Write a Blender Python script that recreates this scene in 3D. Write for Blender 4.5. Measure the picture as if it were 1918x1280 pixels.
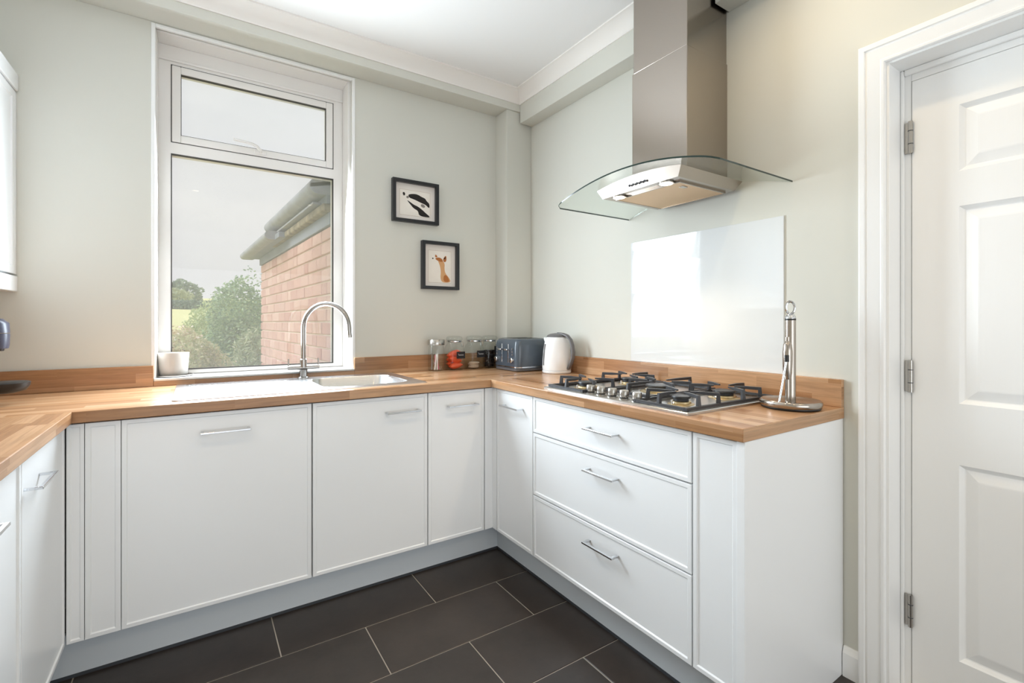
import bpy, bmesh, math, random
from mathutils import Vector, Matrix

random.seed(7)
sc = bpy.context.scene
for o in list(bpy.data.objects):
    bpy.data.objects.remove(o, do_unlink=True)
COL = sc.collection

def srgb(h):
    h = h.lstrip('#')
    out = []
    for i in (0, 2, 4):
        c = int(h[i:i + 2], 16) / 255
        out.append(c / 12.92 if c <= 0.04045 else ((c + 0.055) / 1.055) ** 2.4)
    return (out[0], out[1], out[2], 1.0)

# ------------------------------------------------------------------ camera
YAW = 0.5856
cam = bpy.data.cameras.new('camera')
cam.sensor_fit = 'HORIZONTAL'
cam.sensor_width = 36.0
cam.lens = 896.57 / 1918 * 36.0
cam.shift_x = -(964.0 - 959.0) / 1918
cam.shift_y = -(640.0 - 603.9) / 1918
cam.clip_start = 0.02
cam.clip_end = 500
camo = bpy.data.objects.new('camera', cam)
COL.objects.link(camo)
camo.location = (-1.2334, -2.0753, 1.1995)
camo.rotation_euler = (math.pi / 2, 0, -YAW)
sc.camera = camo

# ------------------------------------------------------------------ world: overcast sky
world = bpy.data.worlds.new('sky')
sc.world = world
world.use_nodes = True
wn = world.node_tree.nodes
wl = world.node_tree.links
wn.clear()
tc = wn.new('ShaderNodeTexCoord')
mp = wn.new('ShaderNodeMapping'); mp.inputs['Scale'].default_value = (1.0, 1.0, 3.2)
nz = wn.new('ShaderNodeTexNoise'); nz.inputs['Scale'].default_value = 2.6; nz.inputs['Detail'].default_value = 7; nz.inputs['Roughness'].default_value = 0.5
rp = wn.new('ShaderNodeValToRGB')
rp.color_ramp.elements[0].position = 0.3; rp.color_ramp.elements[0].color = srgb('#e2e4e7')
rp.color_ramp.elements[1].position = 0.72; rp.color_ramp.elements[1].color = srgb('#f6f6f5')
bg = wn.new('ShaderNodeBackground'); bg.inputs['Strength'].default_value = 1.0
wo = wn.new('ShaderNodeOutputWorld')
wl.new(tc.outputs['Generated'], mp.inputs['Vector']); wl.new(mp.outputs['Vector'], nz.inputs['Vector'])
wl.new(nz.outputs['Fac'], rp.inputs['Fac']); wl.new(rp.outputs['Color'], bg.inputs['Color'])
wl.new(bg.outputs['Background'], wo.inputs['Surface'])

# ------------------------------------------------------------------ large area lights: daylight at the window, added fill from behind
def area(name, loc, target, sx, sy, power, color):
    l = bpy.data.lights.new(name, 'AREA')
    l.shape = 'RECTANGLE'; l.size = sx; l.size_y = sy; l.energy = power; l.color = color
    o = bpy.data.objects.new(name, l); COL.objects.link(o)
    o.location = loc
    o.rotation_euler = (Vector(target) - Vector(loc)).to_track_quat('-Z', 'Y').to_euler()
    return o
for wz in (1.25, 1.61, 1.97):      # sky light falls in through the window at a slant
    area('window_daylight', (-0.96, 0.675, wz), (-0.96, 0.0, wz - 0.18), 0.84, 0.35, 17.5, (0.80, 0.91, 1.0))
area('rear_fill', (-0.75, -5.2, 0.95), (-0.75, 0.0, 1.75), 3.4, 2.2, 46, (0.87, 0.94, 1.0))  # added frontal fill, shining in through a made-up rear opening

sun = bpy.data.lights.new('exterior_fill_sun', 'SUN')  # soft sun added under the overcast sky to brighten brick and plants
sun.energy = 3.0; sun.angle = math.radians(35); sun.color = (0.97, 0.985, 1.0)
suno = bpy.data.objects.new('exterior_fill_sun', sun); COL.objects.link(suno)
suno.rotation_euler = (-Vector((-0.72, -0.12, 0.68))).to_track_quat('-Z', 'Y').to_euler()

sc.view_settings.view_transform = 'Standard'
sc.view_settings.look = 'None'
sc.view_settings.exposure = 0.1
sc.view_settings.gamma = 1.0
sc.view_settings.use_curve_mapping = False
sc.cycles.use_denoising = True
sc.cycles.max_bounces = 10
sc.cycles.diffuse_bounces = 5
sc.cycles.glossy_bounces = 5
sc.cycles.transparent_max_bounces = 24
sc.cycles.sample_clamp_indirect = 6.0
sc.cycles.caustics_reflective = False
sc.cycles.caustics_refractive = False

# ------------------------------------------------------------------ helpers
ORG = {}          # world origin of every object

class MB:
    """collects vertices and faces in world coordinates"""
    def __init__(s):
        s.v = []; s.f = []; s.m = []; s.mi = 0
    def face(s, *idx):
        s.f.append(tuple(idx)); s.m.append(s.mi)
    def box(s, x0, x1, y0, y1, z0, z1):
        if x0 > x1: x0, x1 = x1, x0
        if y0 > y1: y0, y1 = y1, y0
        if z0 > z1: z0, z1 = z1, z0
        b = len(s.v)
        s.v += [(x0, y0, z0), (x1, y0, z0), (x1, y1, z0), (x0, y1, z0), (x0, y0, z1), (x1, y0, z1), (x1, y1, z1), (x0, y1, z1)]
        for q in ((0, 3, 2, 1), (4, 5, 6, 7), (0, 1, 5, 4), (1, 2, 6, 5), (2, 3, 7, 6), (3, 0, 4, 7)):
            s.face(*[b + i for i in q])
        return s
    def loop(s, pts):
        b = len(s.v); s.v += [tuple(p) for p in pts]; return list(range(b, b + len(pts)))
    def skin(s, loops, close=True, cap0=True, cap1=True):
        ids = [s.loop(l) for l in loops]
        n = len(ids[0])
        for a, c in zip(ids, ids[1:]):
            for i in range(n if close else n - 1):
                j = (i + 1) % n
                s.face(a[i], a[j], c[j], c[i])
        if cap0: s.face(*reversed(ids[0]))
        if cap1: s.face(*ids[-1])
        return s
    def lathe(s, prof, c=(0, 0, 0), seg=32, cap0=True, cap1=True, sx=1.0, sy=1.0):
        loops = []
        for r, z in prof:
            loops.append([(c[0] + sx * r * math.cos(2 * math.pi * i / seg), c[1] + sy * r * math.sin(2 * math.pi * i / seg), c[2] + z) for i in range(seg)])
        return s.skin(loops, True, cap0, cap1)
    def tube(s, pts, r, seg=12, caps=True):
        pts = [Vector(p) for p in pts]
        n = len(pts)
        rs = r if isinstance(r, (list, tuple)) else [r] * n
        loops = []
        up = None
        for i, p in enumerate(pts):
            d = (pts[min(i + 1, n - 1)] - pts[max(i - 1, 0)]).normalized()
            if up is None:
                up = Vector((0, 0, 1)) if abs(d.z) < 0.9 else Vector((1, 0, 0))
            a = d.cross(up)
            if a.length < 1e-6: a = d.cross(Vector((0, 1, 0)))
            a.normalize(); up = a.cross(d).normalized()
            loops.append([p + rs[i] * (a * math.cos(2 * math.pi * k / seg) + up * math.sin(2 * math.pi * k / seg)) for k in range(seg)])
        return s.skin(loops, True, caps, caps)
    def bar(s, a, b, w, h):
        """rectangular bar from a to b, w across (horizontal), h high"""
        a = Vector(a); b = Vector(b); d = (b - a).normalized()
        up = Vector((0, 0, 1)) if abs(d.z) < 0.95 else Vector((1, 0, 0))
        sd = d.cross(up).normalized(); u2 = sd.cross(d).normalized()
        L = []
        for p in (a, b):
            L.append([p + sd * w / 2 + u2 * h / 2, p - sd * w / 2 + u2 * h / 2, p - sd * w / 2 - u2 * h / 2, p + sd * w / 2 - u2 * h / 2])
        return s.skin(L)
    def prism(s, poly, axis, a, b):
        """extrude a 2-D polygon along axis; poly gives the other two coordinates in xyz order"""
        def mk(p, t):
            return {'x': (t, p[0], p[1]), 'y': (p[0], t, p[1]), 'z': (p[0], p[1], t)}[axis]
        return s.skin([[mk(p, a) for p in poly], [mk(p, b) for p in poly]])
    def cells(s, us, vs, fill, mapf, w0, w1):
        """plate made of grid cells (holes where fill is False), extruded from w0 to w1"""
        us = sorted(set(us)); vs = sorted(set(vs))
        F = {}
        for i in range(len(us) - 1):
            for j in range(len(vs) - 1):
                F[i, j] = fill((us[i] + us[i + 1]) / 2, (vs[j] + vs[j + 1]) / 2)
        idx = {}
        def vid(i, j, k):
            if (i, j, k) not in idx:
                idx[i, j, k] = len(s.v); s.v.append(mapf(us[i], vs[j], (w0, w1)[k]))
            return idx[i, j, k]
        for (i, j), on in F.items():
            if not on: continue
            for k in (0, 1):
                s.face(vid(i, j, k), vid(i + 1, j, k), vid(i + 1, j + 1, k), vid(i, j + 1, k))
            for di, dj, a, b in ((-1, 0, (i, j), (i, j + 1)), (1, 0, (i + 1, j), (i + 1, j + 1)), (0, -1, (i, j), (i + 1, j)), (0, 1, (i, j + 1), (i + 1, j + 1))):
                if not F.get((i + di, j + dj), False):
                    s.face(vid(*a, 0), vid(*b, 0), vid(*b, 1), vid(*a, 1))
        return s
    def build(s, name, mat, parent=None, smooth=False, bevel=0.0, seg=2, origin=None, sharp=35, kind=None, label=None, fix=True, recenter=True):
        if origin is None:
            xs = [p[0] for p in s.v]; ys = [p[1] for p in s.v]; zs = [p[2] for p in s.v]
            origin = Vector(((min(xs) + max(xs)) / 2, (min(ys) + max(ys)) / 2, min(zs)))
        origin = Vector(origin)
        me = bpy.data.meshes.new(name)
        me.from_pydata([Vector(p) - origin for p in s.v], [], s.f)
        mats = mat if isinstance(mat, (list, tuple)) else [mat]
        for m in mats: me.materials.append(m)
        if len(mats) > 1:
            me.polygons.foreach_set('material_index', s.m)
        if fix:
            bm = bmesh.new(); bm.from_mesh(me)
            bmesh.ops.recalc_face_normals(bm, faces=bm.faces)
            bm.to_mesh(me); bm.free()
        if smooth:
            me.polygons.foreach_set('use_smooth', [True] * len(me.polygons))
            me.set_sharp_from_angle(angle=math.radians(sharp))
        me.update()
        o = bpy.data.objects.new(name, me); COL.objects.link(o)
        place(o, origin, parent)
        if bevel:
            b = o.modifiers.new('bevel', 'BEVEL'); b.width = bevel; b.segments = seg; b.limit_method = 'ANGLE'; b.angle_limit = math.radians(40)
            b.harden_normals = False
        if kind: o['kind'] = kind
        if label: o['label'] = label
        return o

def place(o, origin, parent):
    origin = Vector(origin)
    ORG[o.name] = origin
    if parent is not None:
        o.parent = parent
        o.location = origin - ORG[parent.name]
    else:
        o.location = origin

def tag(o, label, cat, group=None):
    o['label'] = label; o['category'] = cat
    if group: o['group'] = group
    return o

def thing(name, label, cat, loc, group=None):
    o = bpy.data.objects.new(name, None); COL.objects.link(o)
    o.empty_display_size = 0.05
    place(o, loc, None)
    return tag(o, label, cat, group)

def struct_empty(name, loc, label=None):
    o = bpy.data.objects.new(name, None); COL.objects.link(o)
    o.empty_display_size = 0.05
    place(o, loc, None); o['kind'] = 'structure'
    if label: o['label'] = label
    return o

def copy_mesh(src, loc, parent):
    o = src.copy(); COL.objects.link(o)
    place(o, loc, parent)
    return o

# ------------------------------------------------------------------ materials
def nt(name):
    m = bpy.data.materials.new(name); m.use_nodes = True
    n = m.node_tree.nodes; l = m.node_tree.links
    return m, n, l, n['Principled BSDF']

def simple(name, col, rough=0.5, metal=0.0, spec=0.5, coat=0.0, bump=0.0, bscale=200.0, var=0.0, vscale=3.0):
    m, n, l, p = nt(name)
    c = srgb(col) if isinstance(col, str) else col
    p.inputs['Base Color'].default_value = c
    p.inputs['Roughness'].default_value = rough
    p.inputs['Metallic'].default_value = metal
    p.inputs['Specular IOR Level'].default_value = spec
    p.inputs['Coat Weight'].default_value = coat
    p.inputs['Coat Roughness'].default_value = 0.08
    t = n.new('ShaderNodeTexCoord')
    if var:
        z = n.new('ShaderNodeTexNoise'); z.inputs['Scale'].default_value = vscale; z.inputs['Detail'].default_value = 5
        l.new(t.outputs['Object'], z.inputs['Vector'])
        hs = n.new('ShaderNodeHueSaturation'); hs.inputs['Color'].default_value = c
        mr = n.new('ShaderNodeMapRange'); mr.inputs['From Min'].default_value = 0.3; mr.inputs['From Max'].default_value = 0.7
        mr.inputs['To Min'].default_value = 1 - var; mr.inputs['To Max'].default_value = 1 + var
        l.new(z.outputs['Fac'], mr.inputs['Value']); l.new(mr.outputs['Result'], hs.inputs['Value'])
        l.new(hs.outputs['Color'], p.inputs['Base Color'])
    if bump:
        z = n.new('ShaderNodeTexNoise'); z.inputs['Scale'].default_value = bscale; z.inputs['Detail'].default_value = 3
        b = n.new('ShaderNodeBump'); b.inputs['Strength'].default_value = bump; b.inputs['Distance'].default_value = 0.002
        l.new(t.outputs['Object'], z.inputs['Vector']); l.new(z.outputs['Fac'], b.inputs['Height']); l.new(b.outputs['Normal'], p.inputs['Normal'])
    return m

def math_node(n, l, op, a, b=None, c=None):
    k = n.new('ShaderNodeMath'); k.operation = op
    for i, x in enumerate((a, b, c)):
        if x is None: continue
        if isinstance(x, (int, float)): k.inputs[i].default_value = x
        else: l.new(x, k.inputs[i])
    return k.outputs[0]

def wood(name, along, shift=0.0):
    """oak butcher block: staves along one axis"""
    m, n, l, p = nt(name)
    t = n.new('ShaderNodeNewGeometry'); sp = n.new('ShaderNodeSeparateXYZ'); l.new(t.outputs['Position'], sp.inputs[0])
    u = sp.outputs[0] if along == 'x' else sp.outputs[1]
    w = sp.outputs[1] if along == 'x' else sp.outputs[0]
    v0 = math_node(n, l, 'ADD', w, sp.outputs[2])
    sn = n.new('ShaderNodeSeparateXYZ'); l.new(t.outputs['True Normal'], sn.inputs[0])
    en = math_node(n, l, 'GREATER_THAN', math_node(n, l, 'ABSOLUTE', sn.outputs[0] if along == 'x' else sn.outputs[1]), 0.7)
    inv = math_node(n, l, 'SUBTRACT', 1.0, en)
    v = math_node(n, l, 'ADD', math_node(n, l, 'MULTIPLY', v0, inv), math_node(n, l, 'MULTIPLY', sp.outputs[2], en))
    u = math_node(n, l, 'ADD', math_node(n, l, 'MULTIPLY', u, inv), math_node(n, l, 'MULTIPLY', w, en))
    v = math_node(n, l, 'ADD', v, 5.0 + shift)
    row = math_node(n, l, 'FLOOR', math_node(n, l, 'DIVIDE', v, 0.0425))
    wn1 = n.new('ShaderNodeTexWhiteNoise'); wn1.noise_dimensions = '1D'; l.new(row, wn1.inputs['W'])
    uu = math_node(n, l, 'ADD', math_node(n, l, 'DIVIDE', u, 0.42), math_node(n, l, 'MULTIPLY', wn1.outputs['Value'], 7.0))
    colm = math_node(n, l, 'FLOOR', uu)
    cb = n.new('ShaderNodeCombineXYZ'); l.new(row, cb.inputs[0]); l.new(colm, cb.inputs[1])
    wn2 = n.new('ShaderNodeTexWhiteNoise'); wn2.noise_dimensions = '2D'; l.new(cb.outputs[0], wn2.inputs['Vector'])
    # grain
    cg = n.new('ShaderNodeCombineXYZ')
    l.new(math_node(n, l, 'MULTIPLY', u, 2.2), cg.inputs[0])
    l.new(math_node(n, l, 'MULTIPLY', v, 42.0), cg.inputs[1])
    l.new(math_node(n, l, 'MULTIPLY', wn2.outputs['Value'], 31.0), cg.inputs[2])
    ng = n.new('ShaderNodeTexNoise'); ng.inputs['Scale'].default_value = 1.6; ng.inputs['Detail'].default_value = 7; ng.inputs['Roughness'].default_value = 0.62; ng.inputs['Distortion'].default_value = 0.9
    l.new(cg.outputs[0], ng.inputs['Vector'])
    rs = n.new('ShaderNodeValToRGB')
    e = rs.color_ramp.elements
    e[0].position = 0.0; e[0].color = srgb('#96693f'); e[1].position = 1.0; e[1].color = srgb('#d6b08a')
    for pos, c in ((0.3, '#b88b64'), (0.62, '#c89e78'), (0.85, '#a57853')):
        k = e.new(pos); k.color = srgb(c)
    l.new(wn2.outputs['Value'], rs.inputs['Fac'])
    mr = n.new('ShaderNodeMapRange'); mr.inputs['From Min'].default_value = 0.3; mr.inputs['From Max'].default_value = 0.72; mr.inputs['To Min'].default_value = 0.74; mr.inputs['To Max'].default_value = 1.14
    l.new(ng.outputs['Fac'], mr.inputs['Value'])
    hs = n.new('ShaderNodeHueSaturation'); l.new(rs.outputs['Color'], hs.inputs['Color']); l.new(mr.outputs['Result'], hs.inputs['Value'])
    l.new(hs.outputs['Color'], p.inputs['Base Color'])
    p.inputs['Roughness'].default_value = 0.27
    p.inputs['Specular IOR Level'].default_value = 0.45
    b = n.new('ShaderNodeBump'); b.inputs['Strength'].default_value = 0.08; b.inputs['Distance'].default_value = 0.001
    l.new(ng.outputs['Fac'], b.inputs['Height']); l.new(b.outputs['Normal'], p.inputs['Normal'])
    return m

def brushed(name, col, rough, axis_scale=(400, 400, 3), bump=0.04):
    m, n, l, p = nt(name)
    p.inputs['Base Color'].default_value = srgb(col); p.inputs['Metallic'].default_value = 1.0
    t = n.new('ShaderNodeTexCoord'); mpn = n.new('ShaderNodeMapping'); mpn.inputs['Scale'].default_value = axis_scale
    z = n.new('ShaderNodeTexNoise'); z.inputs['Scale'].default_value = 1.0; z.inputs['Detail'].default_value = 4
    l.new(t.outputs['Object'], mpn.inputs['Vector']); l.new(mpn.outputs['Vector'], z.inputs['Vector'])
    mr = n.new('ShaderNodeMapRange'); mr.inputs['To Min'].default_value = rough - 0.06; mr.inputs['To Max'].default_value = rough + 0.08
    l.new(z.outputs['Fac'], mr.inputs['Value']); l.new(mr.outputs['Result'], p.inputs['Roughness'])
    b = n.new('ShaderNodeBump'); b.inputs['Strength'].default_value = bump; b.inputs['Distance'].default_value = 0.0008
    l.new(z.outputs['Fac'], b.inputs['Height']); l.new(b.outputs['Normal'], p.inputs['Normal'])
    return m

def thin_glass(name, tint, refl=1.0, haze=0.0, rough=0.0):
    m = bpy.data.materials.new(name); m.use_nodes = True
    n = m.node_tree.nodes; l = m.node_tree.links; n.clear()
    out = n.new('ShaderNodeOutputMaterial')
    tr = n.new('ShaderNodeBsdfTransparent'); tr.inputs['Color'].default_value = srgb(tint)
    gl = n.new('ShaderNodeBsdfGlossy'); gl.inputs['Roughness'].default_value = rough
    fr = n.new('ShaderNodeLayerWeight'); fr.inputs['Blend'].default_value = 0.5
    f5 = math_node(n, l, 'POWER', fr.outputs['Facing'], 4.0)
    fm = math_node(n, l, 'MULTIPLY', math_node(n, l, 'MULTIPLY_ADD', f5, 0.75, 0.04), refl)
    mx = n.new('ShaderNodeMixShader'); l.new(fm, mx.inputs[0]); l.new(tr.outputs[0], mx.inputs[1]); l.new(gl.outputs[0], mx.inputs[2])
    last = mx
    if haze:
        df = n.new('ShaderNodeBsdfTranslucent'); df.inputs['Color'].default_value = (0.86, 0.9, 0.97, 1)
        t = n.new('ShaderNodeTexCoord'); z = n.new('ShaderNodeTexNoise'); z.inputs['Scale'].default_value = 4.0
        l.new(t.outputs['Object'], z.inputs['Vector'])
        mr = n.new('ShaderNodeMapRange'); mr.inputs['To Min'].default_value = haze * 0.8; mr.inputs['To Max'].default_value = haze * 1.2
        l.new(z.outputs['Fac'], mr.inputs['Value'])
        m2 = n.new('ShaderNodeMixShader'); l.new(mr.outputs['Result'], m2.inputs[0]); l.new(mx.outputs[0], m2.inputs[1]); l.new(df.outputs[0], m2.inputs[2])
        last = m2
    l.new(last.outputs[0], out.inputs['Surface'])
    return m

def emis(name, col, strength):
    m = bpy.data.materials.new(name); m.use_nodes = True
    n = m.node_tree.nodes; l = m.node_tree.links; n.clear()
    out = n.new('ShaderNodeOutputMaterial'); e = n.new('ShaderNodeEmission')
    e.inputs['Color'].default_value = col; e.inputs['Strength'].default_value = strength
    l.new(e.outputs[0], out.inputs['Surface'])
    return m

def island_mat(name, cols, rough=0.6, trans=0.0, bump=0.0, bscale=30):
    """colour differs from piece to piece"""
    m, n, l, p = nt(name)
    g = n.new('ShaderNodeNewGeometry'); r = n.new('ShaderNodeValToRGB')
    e = r.color_ramp.elements
    e[0].position = 0; e[0].color = srgb(cols[0]); e[1].position = 1; e[1].color = srgb(cols[-1])
    for i, c in enumerate(cols[1:-1]):
        k = e.new((i + 1) / (len(cols) - 1)); k.color = srgb(c)
    l.new(g.outputs['Random Per Island'], r.inputs['Fac']); l.new(r.outputs['Color'], p.inputs['Base Color'])
    p.inputs['Roughness'].default_value = rough
    if trans:
        out = [x for x in n if x.type == 'OUTPUT_MATERIAL'][0]
        tl = n.new('ShaderNodeBsdfTranslucent'); l.new(r.outputs['Color'], tl.inputs['Color'])
        mx = n.new('ShaderNodeMixShader'); mx.inputs[0].default_value = trans
        l.new(p.outputs[0], mx.inputs[1]); l.new(tl.outputs[0], mx.inputs[2]); l.new(mx.outputs[0], out.inputs['Surface'])
    return m

def object_random_mat(name, cols, rough, bump, bscale, spec=0.5, var=0.25, vscale=8.0):
    """colour differs from object to object, mottled"""
    m, n, l, p = nt(name)
    oi = n.new('ShaderNodeObjectInfo'); r = n.new('ShaderNodeValToRGB')
    e = r.color_ramp.elements
    e[0].position = 0; e[0].color = srgb(cols[0]); e[1].position = 1; e[1].color = srgb(cols[-1])
    for i, c in enumerate(cols[1:-1]):
        k = e.new((i + 1) / (len(cols) - 1)); k.color = srgb(c)
    l.new(oi.outputs['Random'], r.inputs['Fac'])
    g = n.new('ShaderNodeNewGeometry')
    z = n.new('ShaderNodeTexNoise'); z.inputs['Scale'].default_value = vscale; z.inputs['Detail'].default_value = 8; z.inputs['Roughness'].default_value = 0.65
    l.new(g.outputs['Position'], z.inputs['Vector'])
    mr = n.new('ShaderNodeMapRange'); mr.inputs['From Min'].default_value = 0.3; mr.inputs['From Max'].default_value = 0.7; mr.inputs['To Min'].default_value = 1 - var; mr.inputs['To Max'].default_value = 1 + var
    l.new(z.outputs['Fac'], mr.inputs['Value'])
    hs = n.new('ShaderNodeHueSaturation'); l.new(r.outputs['Color'], hs.inputs['Color']); l.new(mr.outputs['Result'], hs.inputs['Value'])
    l.new(hs.outputs['Color'], p.inputs['Base Color'])
    p.inputs['Roughness'].default_value = rough; p.inputs['Specular IOR Level'].default_value = spec
    z2 = n.new('ShaderNodeTexNoise'); z2.inputs['Scale'].default_value = bscale; z2.inputs['Detail'].default_value = 6
    l.new(g.outputs['Position'], z2.inputs['Vector'])
    b = n.new('ShaderNodeBump'); b.inputs['Strength'].default_value = bump; b.inputs['Distance'].default_value = 0.004
    l.new(z2.outputs['Fac'], b.inputs['Height']); l.new(b.outputs['Normal'], p.inputs['Normal'])
    return m

M = {}
M['wall'] = simple('sage_wall_paint', '#d8d7ce', 0.75, spec=0.25, bump=0.03, bscale=160, var=0.012, vscale=1.5)
M['ceiling'] = simple('ceiling_paint', '#f4f3f2', 0.85, spec=0.2, bump=0.02, bscale=120)
M['cove'] = simple('coving_paint', '#f3efea', 0.7, spec=0.3)
M['gloss_white'] = simple('white_gloss_paint', '#f5f5f4', 0.32, spec=0.5, bump=0.02, bscale=60)
M['upvc'] = simple('white_upvc', '#ebe8e4', 0.3, spec=0.5)
M['gasket'] = simple('dark_gasket', '#4a4846', 0.7)
M['cab'] = simple('white_cabinet_lacquer', '#f2f3f4', 0.26, spec=0.5)
M['carcass'] = simple('cabinet_carcass_board', '#d9d9d6', 0.6)
M['plinth'] = simple('grey_plinth_board', '#d6dbdf', 0.45)
M['seal'] = simple('plinth_seal', '#3e4146', 0.5)
M['wood_x'] = wood('oak_staves_lengthways', 'x')
M['wood_y'] = wood('oak_staves_crossways', 'y', 0.013)
M['tile'] = object_random_mat('dark_slate_tile', ['#3a322c', '#352e2a', '#3d342e'], 0.36, 0.05, 60, spec=0.5, var=0.22, vscale=7.0)
M['grout'] = simple('pale_grout', '#b7aea3', 0.9, bump=0.1, bscale=300)
M['steel'] = brushed('brushed_steel', '#b0a79e', 0.2)
M['steel_h'] = brushed('brushed_steel_plate', '#c9c7c4', 0.3, (3, 400, 400))
M['sink'] = brushed('sink_steel', '#d7d8d9', 0.24, (4, 300, 300), 0.02)
M['chrome'] = simple('chrome', '#d4d5d7', 0.12, metal=1.0)
M['tap'] = simple('brushed_tap_steel', '#a19d99', 0.2, metal=1.0)
M['nickel'] = simple('satin_nickel', '#b4b0aa', 0.26, metal=1.0)
M['iron'] = simple('cast_iron_enamel', '#3b3c40', 0.42, spec=0.5, bump=0.1, bscale=400)
M['burner'] = simple('burner_cap', '#2a2a2c', 0.4)
M['burner_gold'] = simple('lamp_gold_burner', '#c9b48c', 0.3, metal=1.0)  # golden lamp reflections put into the burner's metal colour
M['black'] = simple('black_plastic', '#17181a', 0.4)
M['black_wood'] = simple('black_picture_frame', '#1d1e22', 0.35, spec=0.5)
M['mount'] = simple('cream_picture_mount', '#ece4dc', 0.8)
M['paper'] = simple('art_paper', '#f3ece2', 0.85, var=0.02, vscale=20)
M['splash'] = simple('white_glass_splashback', '#e0e2e2', 0.04, spec=0.6)
M['win_glass'] = thin_glass('window_glass', '#fefefe', 0.5, haze=0.16)  # milky haze in the pane imitates an overexposed, washed-out view
M['clear_glass'] = thin_glass('clear_jar_glass', '#f9fbfa', 1.0, rough=0.02)
M['hood_glass'] = thin_glass('curved_hood_glass', '#f8fbf9', 0.8)
M['hood_edge'] = simple('green_glass_edge', '#2b3a36', 0.1)
M['toaster'] = simple('slate_blue_enamel', '#4a545f', 0.22, spec=0.5, coat=0.3)
M['kettle'] = simple('white_enamel', '#f6f6f6', 0.14, spec=0.5, coat=0.3)
M['grey_plastic'] = simple('grey_plastic', '#6e6c6d', 0.35)
M['coffee'] = simple('indigo_grey_plastic', '#3d3f50', 0.35)
M['pot'] = simple('cream_ceramic', '#cdc7c0', 0.45)
M['lamp_warm'] = emis('lit_lamp_lens', (1.0, 0.86, 0.66, 1), 9.0)
M['filter'] = brushed('grease_filter_mesh', '#d8b894', 0.38, (500, 500, 500), 0.25)  # orange cast of the hood lamps put into the filter's colour
M['orange'] = simple('orange_wrapper', '#e8572a', 0.35)
M['pink'] = simple('pink_wrapper', '#e2788a', 0.4)
M['biscuit'] = simple('pale_biscuit', '#dcc3ad', 0.8)
M['dark_pod'] = simple('dark_coffee_pod', '#2b2424', 0.4)
M['blackboard'] = simple('blackboard_label', '#14151a', 0.6)
M['chalk'] = simple('white_chalk', '#c9cad0', 0.9)
M['ink_black'] = simple('black_ink_wash', '#26221f', 0.9)
M['ink_grey'] = simple('grey_ink_wash', '#8d857d', 0.9)
M['ink_rust'] = simple('rust_ink_wash', '#b5713d', 0.9)
M['ink_tan'] = simple('tan_ink_wash', '#d9a878', 0.9)
M['ink_line'] = simple('pencil_line', '#cbb9a6', 0.9)

# ------------------------------------------------------------------ room shell
WY = 0.635     # back wall face
WX = 0.605     # right wall face
LX = -2.19     # left wall face
RY = -3.85     # rear wall face (behind the camera)
CZ = 2.675     # ceiling
MAPY = lambda u, v, w: (u, w, v)
MAPX = lambda u, v, w: (w, u, v)
MAPZ = lambda u, v, w: (u, v, w)

# floor: slab + grout + tiles
fl = MB().box(LX - 0.1, WX + 0.25, RY - 0.1, WY + 0.1, -0.08, -0.0025).build('floor', M['grout'], kind='structure', label='dark slate tiled kitchen floor with pale grout lines')
tx, ty, tw, th, gp = -0.982, -0.182, 0.6, 0.3, 0.0045
tile_cache = {}
k = -12
for k in range(-13, 3):
    y0 = ty + th * k; y1 = y0 + th
    if y0 > 0.62 or y1 < RY: continue
    off = tx if k % 2 == 0 else tx + tw / 2
    for c in range(-4, 4):
        x0 = off + tw * c; x1 = x0 + tw
        a0, a1, b0, b1 = max(x0 + gp / 2, LX), min(x1 - gp / 2, WX), max(y0 + gp / 2, RY), min(y1 - gp / 2, WY)
        if a1 - a0 < 0.02 or b1 - b0 < 0.02: continue
        key = (round(a1 - a0, 4), round(b1 - b0, 4))
        ctr = ((a0 + a1) / 2, (b0 + b1) / 2, -0.0024)
        if key in tile_cache:
            copy_mesh(tile_cache[key], ctr, fl)
        else:
            # slab with a small chamfer on top
            w, d, ch = (a1 - a0) / 2, (b1 - b0) / 2, 0.0012
            t = MB()
            R = lambda q, z: [(ctr[0] - w + q, ctr[1] - d + q, z), (ctr[0] + w - q, ctr[1] - d + q, z), (ctr[0] + w - q, ctr[1] + d - q, z), (ctr[0] - w + q, ctr[1] + d - q, z)]
            t.skin([R(0, -0.0024), R(0, -0.0008), R(ch, 0.0)])
            tile_cache[key] = t.build('tile', M['tile'], fl, origin=ctr)

# walls
W0, W1, WZ0, WZ1 = -1.397, -0.510, 0.945, 2.548
def back_fill(x, z):
    return not (W0 < x < W1 and WZ0 - 0.0125 < z < WZ1)
wb = MB().cells([LX - 0.1, W0, W1, WX + 0.12], [0, WZ0 - 0.0125, WZ1, CZ + 0.02], back_fill, MAPY, WY, WY + 0.25)
wb.build('wall_back', M['wall'], kind='structure', label='pale sage painted wall with the window')
DY0, DY1, DZ = -1.452, -2.30, 2.036       # door recess in the right wall
wr = MB().cells([RY - 0.1, DY1, DY0, WY], [0, DZ, CZ + 0.02], lambda y, z: not (DY1 < y < DY0 and z < DZ), MAPX, WX, WX + 0.12)
wr.build('wall_right', M['wall'], kind='structure', label='pale sage painted wall behind the hob')
MB().box(LX - 0.1, LX, RY, WY, 0, CZ + 0.02).build('wall_left', M['wall'], kind='structure', label='pale sage painted wall on the left')
GX0, GX1, GZ = -2.0, 0.5, 2.4             # opening behind the camera, added to let fill light in
MB().cells([LX - 0.1, GX0, GX1, WX + 0.12], [0, GZ, CZ + 0.02], lambda x, z: not (GX0 < x < GX1 and z < GZ), MAPY, RY - 0.2, RY).build('wall_front', M['wall'], kind='structure', label='wall behind the viewer with an added opening for fill light')
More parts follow.
